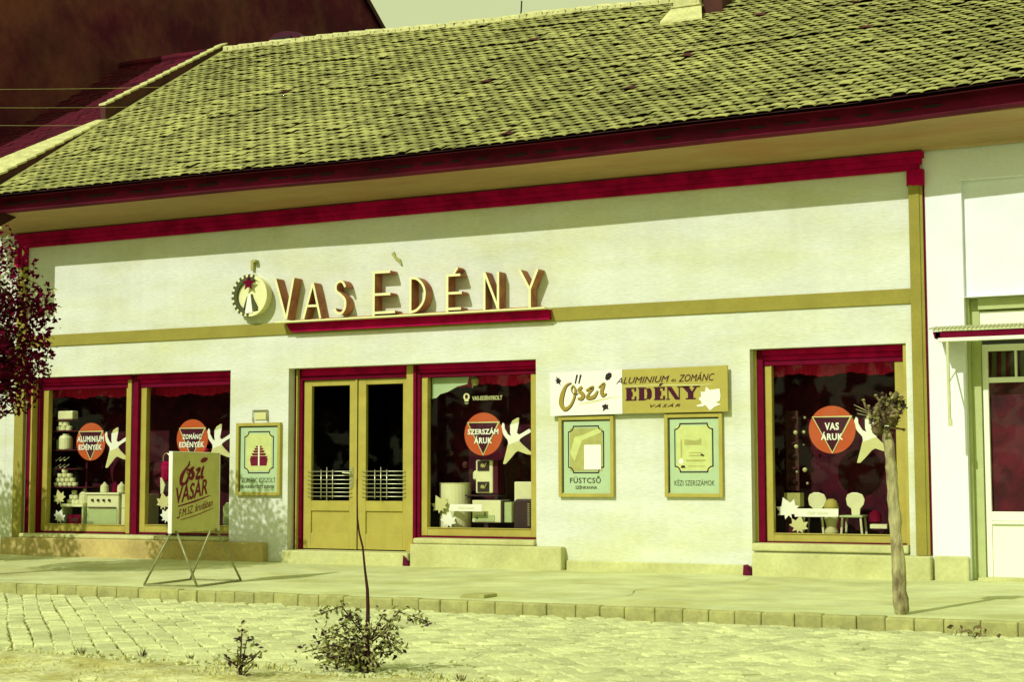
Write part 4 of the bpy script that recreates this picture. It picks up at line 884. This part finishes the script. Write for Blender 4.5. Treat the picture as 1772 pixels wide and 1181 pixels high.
# --- window beside the door
b = MB(); b.lathe(1.215, .62, [(.20, .465), (.215, .49), (.215, 1.07), (.222, 1.085), (.205, 1.085), (.2, .9)], 28); single('wash_drum', b, 'enamel', 'tall white wash drum in the window beside the door', 'drum')
bn = thing('paper_banner', 'white paper strip on two leaves in the window beside the door', 'banner', (1.5, .34, .7))
b = MB(); b.prism([(1.29, .80), (1.775, .803), (1.775, .707), (1.275, .712)], .335, .341); b.build('strip', 'white_card', bn); txt('ŐSZI VÁSÁR', 1.42, 1.66, .735, .77, .3335, 'card_pale', bn, shear=.3)
paperleaf(1.13, .80, .345, .135, 'tan paper leaf in front of the wash drum', 'card_pale', .5); paperleaf(1.265, .595, .34, .125, 'white paper leaf below the strip beside the door', 'white_card', -.2)
ck = thing('gas_heater', 'white upright heater with two dark square openings under the orange emblem beside the door', 'heater', (1.75, .6, .86))
b = MB(); b.box(1.59, 1.85, .50, .70, .945, 1.39); bevel(b.build('front', 'enamel', ck), .02)
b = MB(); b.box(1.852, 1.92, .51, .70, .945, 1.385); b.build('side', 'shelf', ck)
for z in (.965, 1.245):
    b = MB(); b.box(1.625, 1.80, .488, .499, z, z+.135); q = b.build('opening', 'dark_iron', ck); b = MB(); b.tube([(1.70, .487, z+.065), (1.71, .47, z+.07)], .026, 10); b.tube([(1.73, .482, z+.04), (1.77, .475, z+.11)], .008, 6); b.build('ornament', 'olive_print', q)
b = MB(); b.lathe(1.575, .55, [(.02, 1.12), (.045, 1.14), (.045, 1.22), (.02, 1.25)], 10); b.build('spout', 'enamel', ck)
b = MB(); b.box(1.44, 1.95, .48, .74, .905, .925); b.box(1.47, 1.51, .5, .54, .86, .905); b.box(1.88, 1.92, .5, .54, .86, .905); b.build('stand', 'dark_iron', ck)
sc_ = thing('kitchen_scale', 'white box stove under the heater, right of the paper strip', 'stove', (1.8, .6, .465)); b = MB(); b.box(1.56, 1.99, .46, .74, .56, .855); bevel(b.build('body', 'enamel', sc_), .01)
b = MB(); b.box(1.60, 1.90, .452, .459, .575, .66); b.build('drawer', 'enamel_green', sc_); b = MB(); b.box(1.993, 2.02, .47, .74, .56, .85); b.build('edge', 'dark_iron', sc_); b = MB(); b.box(2.023, 2.13, .50, .74, .565, .83); b.build('tank', 'enamel_green', sc_)
b = MB(); b.tube([(1.64, .455, .62), (1.64, .44, .62)], .012, 8); b.tube([(1.76, .455, .64), (1.76, .445, .70)], .006, 6); b.build('knob', 'dark_iron', sc_); b = MB(); b.box(1.72, 1.78, .5, .6, .462, .56); b.build('leg', 'dark_iron', sc_)
b = MB(); b.box(2.145, 2.52, .55, .80, .465, 1.10); bevel(single('white_boiler', b, 'enamel', 'tall white boiler panel at the right side of the window beside the door', 'boiler'), .012)
rd = thing('dark_radiator', 'dark rounded oil radiator before the white boiler panel', 'radiator', (2.34, .45, .46)); b = MB(); b.prism([(2.21, .47), (2.50, .47), (2.50, .83), (2.46, .875), (2.25, .875), (2.21, .83)], .40, .54); bevel(b.build('body', 'dark_iron', rd), .02)
b = MB()
for i in range(12): b.box(2.42, 2.45, .392, .399, .53+i*.025, .54+i*.025)
b.build('grille', 'chrome', rd)
wl = thing('window_lettering', 'small crest and VAS-EDÉNYBOLT lettering painted on the glass beside the door', 'lettering', (1.85, .22, 2.12))
txt('VAS-EDÉNYBOLT', 1.685, 2.135, 2.175, 2.245, .232, 'card_pale', wl, bold=.01)
b = MB(); b.disc(1.60, 2.225, .048, .231, .234, n=18); b.box(1.57, 1.63, .2312, .234, 2.165, 2.185); b.build('crest', 'card_pale', wl); txt('VKV', 1.57, 1.63, 2.128, 2.152, .232, 'card_pale', wl)
b = MB(); b.prism([(1.575, 2.24), (1.6, 2.26), (1.625, 2.24), (1.615, 2.20), (1.585, 2.20)], .2295, .2307); b.build('crest_mark', 'ink_red', wl)
b = MB(); b.prism([(1.03, 2.495), (1.60, 2.495), (1.575, 2.40), (1.42, 2.37), (1.27, 2.30), (1.16, 2.275), (1.10, 2.225), (1.03, 2.215)], .30, .304); single('reflection_sheet', b, 'mint', 'pale green sheet added for a sky reflection at the top of the window beside the door', 'reflection')  # pale sheet standing in for a reflection on the glass
b = MB(); b.lathe(1.66, .36, [(.03, 2.38), (.05, 2.42), (.05, 2.47), (.02, 2.5)], 10); b.tube([(1.62, .36, 2.35), (1.62, .36, 2.5)], .006, 5); single('ceiling_lamp', b, 'olive_print', 'small dull lamp under the top of the window beside the door', 'lamp')
for i, (x, z, r) in enumerate(((1.10, 1.49, .035), (1.32, 1.33, .045), (1.42, 1.22, .045), (2.22, 1.36, .03), (2.42, 1.33, .055))):
    b = MB(); b.lathe(x-.05, .80, [(r*.6, z-r), (r, z), (r*.5, z+r)], 10); single('hanging_pan', b, 'old_tile', f'dull pan at the back beside the door, {["highest at the left", "left of the heater spout", "lowest by the spout", "small one under the paper figure", "largest at the right"][i]}', 'pan', group='dull pans hanging in the back')
# --- right window: two little chairs, lamp, tools
def chair(x, label):
    c = thing('small_chair', label, 'chair', (x, .62, .465), group='pale chairs in the right window')
    bp = [(-.118, .45), (-.10, .50), (-.045, .525), (.02, .525), (.085, .50), (.112, .44), (.098, .38), (.055, .33), (.05, .25), (-.05, .25), (-.055, .33), (-.105, .37)]
    b = MB(); b.prism([(x+a, .465+z-.02) for a, z in bp], .70, .722); bevel(b.build('backrest', 'enamel', c), .006)
    b = MB(); b.box(x-.14, x+.14, .48, .74, .675, .70); bevel(b.build('seat', 'enamel_green', c), .006)
    for sx_ in (-.11, .11):
        for y in (.51, .71): b = MB(); b.tube([(x+sx_, y, .675), (x+sx_*1.15, y, .465)], .014, 6); b.build('leg', 'enamel', c)
chair(6.215, 'pale balloon-backed chair behind the paper strip in the right window'); chair(6.685, 'pale balloon-backed chair right of the lamp in the right window')
lp = thing('table_lamp', 'round-bellied ochre lamp between the two pale chairs', 'lamp', (6.40, .50, .465)); b = MB(); b.lathe(6.43, .55, [(.07, .465), (.085, .50), (.06, .56), (.085, .66), (.075, .72), (.03, .74)], 16); b.build('base', 'card_pale', lp, smooth=True); b = MB(); b.lathe(6.43, .55, [(.085, .76), (.09, .80), (.065, .87), (.03, .895)], 16); b.build('shade', 'board_gold', lp, smooth=True)
bn = thing('paper_banner', 'white paper strip on a leaf in the right window', 'banner', (6.3, .34, .68)); b = MB(); b.prism([(6.04, .780), (6.577, .782), (6.575, .687), (6.041, .682)], .335, .341); b.build('strip', 'white_card', bn); txt('ŐSZI VÁSÁR', 6.20, 6.45, .71, .75, .3335, 'card_pale', bn, shear=.3)
paperleaf(5.95, .78, .345, .145, 'white paper leaf at the left end of the strip in the right window', 'white_card', .4); paperleaf(6.09, .585, .34, .12, 'tan paper leaf below the strip in the right window', 'card_pale', -.2)
b = MB(); b.box(5.86, 6.06, .50, .66, .80, .965); b.box(5.87, 6.05, .52, .65, .465, .80, 1); single('goods_box', b, ['olive_print', 'shelf'], 'olive goods box at the left of the right window', 'box')
tp = thing('tool_panel', 'tall dim panel of hanging tools left in the right window', 'panel', (5.9, .72, .98)); b = MB(); b.box(5.83, 5.99, .70, .72, .99, 1.97); b.build('board', 'old_tile', tp)
for i in range(6):
    z = 1.10+i*.155; b = MB(); b.lathe(5.92, .68, [(.02, z-.035), (.055, z), (.02, z+.035)], 10); b.build('tool', 'dark_iron' if i % 2 == 0 else 'old_tile', tp)
for i, (x, z, r) in enumerate(((6.10, 1.88, .02), (6.085, 1.705, .022), (6.08, 1.55, .012), (6.09, 1.245, .032), (5.98, 1.70, .03), (5.985, 1.53, .028), (5.99, 1.22, .02), (6.12, 1.08, .02))):
    b = MB(); b.lathe(x, .62, [(r*.5, z-r*.8), (r, z), (r*.5, z+r*.8)], 10); single('door_knob', b, 'card_pale' if r > .021 else 'chrome', f'small shiny knob by the tool panel, {["topmost of the right row", "second of the right row", "third of the right row", "large one low in the right row", "topmost on the panel", "second on the panel", "lowest on the panel", "lowest of the right row"][i]}', 'knob', group='shiny knobs on the tool panel')
b = MB(); b.box(6.92, 7.12, .46, .60, .55, .60); single('white_tray', b, 'enamel', 'white tray low behind the pollarded tree trunk', 'tray')
b = MB(); b.lathe(6.93, .66, [(.05, .60), (.08, .63), (.07, .72), (.02, .76)], 12); single('dark_kettle', b, 'dark_red_and_shaded_tan', 'dark red kettle by the white tray', 'kettle')

# ================================================================== NEIGHBOURING HOUSES
N = thing('neighbour_house', 'low house with dark red tiled roof left of the shop', 'house', (-7.6, 3, 0))
b = MB(); b.box(-8.78, -6.362, .0, 5.0, 0, 5.2); b.build('wall', 'cream_plaster', N)
NZ0, NZ1, NY0, NY1 = 5.36, 9.07, -.6, 5.3
b = MB(); b.poly([(-8.8, NY0, NZ0), (-6.0, NY0, NZ0), (-6.0, NY1, NZ1), (-8.8, NY1, NZ1)]); b.poly([(-8.8, NY1, NZ1), (-6.0, NY1, NZ1), (-6.0, 11, 5.4), (-8.8, 11, 5.4)])
nr = b.build('roof', 'neighbour_tile', N)
b = MB(); rows = 42
for r in range(rows):
    for c in range(16):
        y = NY0+(NY1-NY0)*r/rows; z = NZ0+(NZ1-NZ0)*r/rows; x = -8.78+c*.176+(.088 if r % 2 else 0); dz = random.uniform(.012, .035); yy = y+(NY1-NY0)/rows*1.05; zz = z+(NZ1-NZ0)/rows*1.05
        b.poly([(x, y, z+dz), (x+.17, y, z+dz), (x+.17, yy, zz+.006), (x, yy, zz+.006)]); b.poly([(x, y, z), (x+.17, y, z), (x+.17, y, z+dz), (x, y, z+dz)])
b.build('tile_field', 'neighbour_tile', nr, kind='stuff')
b = MB()
for i in range(9): b.tube([(-8.8+i*.31, NY1, NZ1+.02+random.uniform(-.01, .01)), (-8.8+i*.31+.33, NY1, NZ1+.03)], [.09, .075], 8)
b.build('ridge_tile', 'neighbour_tile', nr, kind='stuff')
T = thing('tall_house', 'tall house with a bare stained brown firewall behind the left end of the roof', 'house', (-13, 7, 0))
b = MB(); zt = lambda y: 16.9-.712*abs(y-8.2)
pts = [(-.4, 0), (16.5, 0), (16.5, zt(16.5)), (8.2, zt(8.2)), (-.4, zt(-.4))]
k = len(b.v); b.poly([(-8.82, y, z) for y, z in pts]); b.poly([(-20, y, z) for y, z in pts][::-1]); b.poly([(-20, -.4, 0), (-8.82, -.4, 0), (-8.82, -.4, zt(-.4)), (-20, -.4, zt(-.4))])
b.build('firewall', 'firewall', T)
b = MB(); 
for ya, yb in ((-.7, 8.2), (16.8, 8.2)):
    b.poly([(-20.2, ya, zt(ya)+.02), (-8.72, ya, zt(ya)+.02), (-8.72, yb, zt(yb)+.02), (-20.2, yb, zt(yb)+.02)]); b.poly([(-8.72, ya, zt(ya)+.02), (-8.72, ya, zt(ya)-.14), (-8.72, yb, zt(yb)-.14), (-8.72, yb, zt(yb)+.02)])
b.build('roof', 'old_tile', T)

# ================================================================== OVERHEAD WIRES
for i, (za, zb) in enumerate(((6.95, 7.35), (6.70, 7.02), (6.45, 6.72))):
    b = MB(); pts = []
    for k in range(21):
        t = k/20; pts.append((-9.5+9.2*t, -3.2+6.0*t, za+(zb-za)*t-.12*math.sin(math.pi*t)))
    b.tube(pts, .0024, 5); single('overhead_wire', b, 'olive_print', ['thin pale overhead wire, highest of three before the dark gable', 'thin pale overhead wire, middle of three before the dark gable', 'thin pale overhead wire, lowest of three before the dark gable'][i], 'wire', group='overhead wires at the left')

# ================================================================== PLANTS
def tree(label, x, y, crown, n, h0, lightfrac, seed, size=.075):
    random.seed(seed)
    t = thing('street_tree', label, 'tree', (x, y, -.02)); b = MB()
    b.tube([(x, y, -.05), (x+.03, y, .8), (x-.02, y+.02, 1.6), (x, y, h0+.3), (x+.05, y, h0+1.4)], [.085, .07, .06, .05, .02], 9)
    for i in range(14):
        a = random.uniform(0, 6.28); z0 = h0+random.uniform(-.1, .9); L = random.uniform(.6, 1.2)
        b.tube([(x, y, z0), (x+math.cos(a)*L*.5, y+math.sin(a)*L*.5, z0+.45*L), (x+math.cos(a)*L, y+math.sin(a)*L, z0+.8*L)], [.03, .018, .006], 5)
    b.build('trunk', 'dark_bark', t)
    b = MB(); cl = []
    for i in range(150):
        while True:
            p = Vector([random.uniform(-1, 1) for _ in range(3)])
            if p.length < 1: break
        cl.append(p)
    cx_, cy_, cz_, rx, ry, rz_ = crown
    for i in range(n):
        c = random.choice(cl)+Vector([random.gauss(0, .13) for _ in range(3)])
        if c.length > 1.05+.14*noise.noise(c*2.5): continue
        p = Vector((cx_+c.x*rx, cy_+c.y*ry, cz_+c.z*rz_))
        if p.z < 1.93+.15*noise.noise(p*2) or (c.z > .25 and random.random() < (c.z-.25)*.75): continue
        b.leaf(p, random.uniform(.6, 1.25)*size, 1 if random.random() < lightfrac*(3. if c.z > .25 else .7) else 0, .6)  # pale leaves paint the sunlit ones, more of them higher up
    b.build('crown', ['shade_maroon_leaf', 'light_leaf'], t); return t
tree('street tree with its leaf shade coloured dark red, cut by the left edge of the picture', -3.2, -4.45, (-3.2, -4.45, 2.95, 1.42, 1.35, 1.5), 26000, 1.9, .06, 3, .08)
tree('street tree with its leaf shade coloured dark red, farther up the pavement, casting shade on the left window', -7.1, -4.45, (-7.1, -4.45, 3.0, 1.4, 1.3, 1.4), 9000, 1.9, .06, 5, .11)
random.seed(11)
# pollarded tree on the right
PT = thing('pollarded_tree', 'leafless pollarded street tree with a knobbly head before the rightmost shop window', 'tree', (8.47, -4.40, -.02))
b = MB(); tr = [(8.472, -4.40, -.06), (8.462, -4.40, .15), (8.45, -4.40, .5), (8.425, -4.395, .9), (8.41, -4.40, 1.2), (8.395, -4.40, 1.45), (8.365, -4.40, 1.58)]
b.tube(tr, [.082, .064, .056, .051, .048, .045, .040], 14); o = b.build('trunk', 'bark', PT, smooth=True)
sub = o.modifiers.new('s', 'SUBSURF'); sub.levels = 2; sub.render_levels = 2
tx = bpy.data.textures.new('barkrelief', 'CLOUDS'); tx.noise_scale = .07; dm = o.modifiers.new('d', 'DISPLACE'); dm.texture = tx; dm.strength = .034
b = MB()
hc = Vector((8.345, -4.40, 1.705))
for i in range(70):
    d = Vector((random.gauss(.05, 1), random.gauss(0, 1), random.gauss(.2, .9))).normalized(); L = random.uniform(.06, .10)*(1.35 if d.z > .3 and d.x > 0 else 1)
    c0 = hc+Vector((random.gauss(.02, .06), random.gauss(0, .055), random.gauss(0, .065)))
    p1 = c0+d*L*.55+Vector((random.gauss(0, .02), random.gauss(0, .01), random.gauss(0, .02))); p2 = c0+d*L+Vector((random.gauss(0, .02), random.gauss(0, .02), random.gauss(-.005, .03)))
    b.tube([c0, p1, p2], [.014, .012, .009], 5)
    b.lathe(p2.x, p2.y, [(.006, p2.z-.014), (.018, p2.z), (.009, p2.z+.013)], 6)
for d in ((.10, 0, .13), (.13, .02, .17), (.14, -.02, .20)): b.tube([hc, hc+Vector(d)*.6+Vector((0, 0, .02)), hc+Vector(d)], [.03, .026, .022], 6)
for q in range(9):
    p2 = hc+Vector((random.gauss(.01, .045), random.gauss(0, .04), random.gauss(-.01, .05))); rr = random.uniform(.05, .075)
    b.lathe(p2.x, p2.y, [(rr*.3, p2.z-rr), (rr*.8, p2.z-rr*.6), (rr, p2.z), (rr*.8, p2.z+rr*.6), (rr*.3, p2.z+rr)], 9)
b.build('knob_head', 'knob_bark', PT)
b = MB()                                        # shrivelled leaves clinging to the head
for i in range(330):
    d = Vector((random.gauss(.08, 1), random.gauss(0, 1), random.gauss(.15, .95))).normalized(); e = hc+Vector((.02+.05*max(0, d.z), 0, .02))+d*random.uniform(.07, .155)*(1.2 if d.z > .2 and d.x > 0 else 1)
    b.leaf(e, random.uniform(.035, .065), random.choice((0, 0, 1, 2)), .75)
b.build('dry_foliage', ['knob_bark', 'shrub_leaf', 'dark_leaf'], PT)
b = MB()
for q in ((-.24, 0, .06), (-.22, -.03, .02), (-.18, .02, -.02), (-.26, .01, .10)): b.tube([hc, hc+Vector(q)*.5+Vector((0, 0, -.015)), hc+Vector(q)], [.007, .005, .003], 5)
b.build('twig', 'bark', PT)
# sapling with low bushy foliage in the foreground
def leafy(name, label, cat_, base, stem, twigs, n, size, mats, dark):
    t = thing(name, label, cat_, base); b = MB(); b.tube(stem[0], stem[1], 8)
    for tw in twigs: b.tube(tw, [.007, .005, .003], 5)
    b.build('stem', 'dark_bark', t); b = MB()
    for tw in twigs:
        P_ = [Vector(p) for p in tw]; L = sum((P_[i+1]-P_[i]).length for i in range(len(P_)-1)); k = max(6, int(n*L))
        for i in range(k):
            u = random.uniform(.15, 1.03)*(len(P_)-1); j = min(int(u), len(P_)-2); p = P_[j].lerp(P_[j+1], u-j)
            p = p+Vector([random.gauss(0, .028) for _ in range(3)])
            b.leaf(p, size*random.uniform(.6, 1.2), 1 if random.random() < dark else 0, .52)
    b.build('foliage', mats, t); return t
bx_, by_ = 6.085, -9.27; gz = -.125
tw = []
for (ex, ez_, ey) in ((6.47, .235, -9.1), (6.42, .12, -9.4), (5.72, .27, -9.35), (5.62, -.005, -9.2), (5.68, .03, -9.45), (5.80, .06, -9.1), (6.30, .05, -9.2), (5.86, .15, -9.5), (6.33, .21, -9.3), (5.75, -.05, -9.35), (6.28, -.03, -9.45), (5.92, -.03, -9.15), (6.02, .16, -9.2), (6.18, .14, -9.4), (6.0, .02, -9.6), (5.66, .08, -9.28), (5.9, .22, -9.27)):
    z0 = gz+max(.03, (ez_-gz)*random.uniform(.45, .75)); mid = ((bx_+ex)/2, (by_+ey)/2, max(ez_, z0)+.02+.02*random.random()); tw.append([(bx_, by_, z0), mid, (ex, ey, ez_-.03)])
for i in range(16):
    a = random.uniform(0, 6.28); L = random.uniform(.10, .24); tw.append([(bx_, by_, gz+random.uniform(.0, .12)), (bx_+math.cos(a)*L*.5-.03, by_+math.sin(a)*L*.5, gz+.05+random.uniform(0, .08)), (bx_+math.cos(a)*L-.05, by_+math.sin(a)*L, gz+random.uniform(.02, .14))])
stem = [(6.085, -9.27, gz-.03), (6.085, -9.27, .10), (6.08, -9.26, .30), (6.075, -9.26, .42), (6.055, -9.26, .55), (6.03, -9.25, .70), (6.0, -9.25, .80), (5.985, -9.25, .90), (5.98, -9.25, 1.16)]
leafy('sapling', 'thin bare-stemmed sapling with low bushy leaves at the edge of the cobbles', 'sapling', (bx_, by_, gz), (stem, [.019, .016, .013, .011, .008, .007, .0065, .006, .004]), tw, 150, .046, ['shrub_leaf', 'dark_leaf'], .30)
b2 = (5.57, -9.98, -.12); tw = [[b2, (5.56, -9.97, .0), (5.57, -9.97, .20)], [b2, (5.58, -9.97, .0), (5.60, -9.96, .12)], [(5.57, -9.98, -.05), (5.64, -9.95, .0), (5.70, -9.95, .06)], [(5.57, -9.98, -.06), (5.48, -9.98, -.01), (5.43, -9.97, -.0)], [b2, (5.53, -9.96, -.02), (5.52, -9.95, .06)], [b2, (5.63, -9.98, -.06), (5.67, -9.98, -.02)]]
leafy('weed_plant', 'small upright leafy weed at the bottom edge of the picture left of the sapling', 'plant', b2, ([b2, (5.56, -9.97, .0), (5.57, -9.97, .2)], [.008, .006, .003]), tw, 110, .046, ['shrub_leaf', 'dark_leaf'], .30)
# tufts along the verge
for i, (x, y, s_) in enumerate(((4.12, -9.22, .05), (3.62, -9.3, .045), (4.55, -9.2, .03), (2.9, -9.45, .06), (9.2, -9.35, .05), (6.9, -9.45, .04))):
    b = MB()
    for k in range(26): a = random.uniform(0, 6.28); h_ = s_*random.uniform(.6, 1.4); r_ = random.uniform(0, .03); px, py = x+r_*math.cos(a), y+r_*math.sin(a); b.poly([(px-.004, py, -.12), (px+.004, py, -.12), (px+math.cos(a)*h_*.6, py+math.sin(a)*h_*.6, -.12+h_)], k % 2)
    single('grass_tuft', b, ['shrub_leaf', 'dark_leaf'], f'small dark grass tuft on the verge, {["below the pavement sign", "left of the pavement sign", "left of the upright weed", "nearest the left edge", "right of the sapling under the pollarded tree", "just right of the sapling"][i]}', 'grass tuft', group='grass tufts along the verge')
# fallen leaves in the gutter and a loose cover by the kerb
b = MB()
for i in range(32): b.leaf((9.22+random.gauss(0, .10), -5.05+random.gauss(0, .10), ROADZ+.02+abs(random.gauss(0, .03))), random.uniform(.04, .08), 0 if random.random() < .7 else 1, .6)
o = b.build('fallen_leaves', ['brown_leaf', 'light_leaf']); o['kind'] = 'stuff'
b = MB(); b.prism([(4.06, -.028), (4.34, -.026), (4.34, .004), (4.30, .012), (4.10, .006)], -4.38, -4.10); single('cover_plate', b, 'kerb_stone', 'thin stone plate lying on the pavement edge near the middle', 'plate')
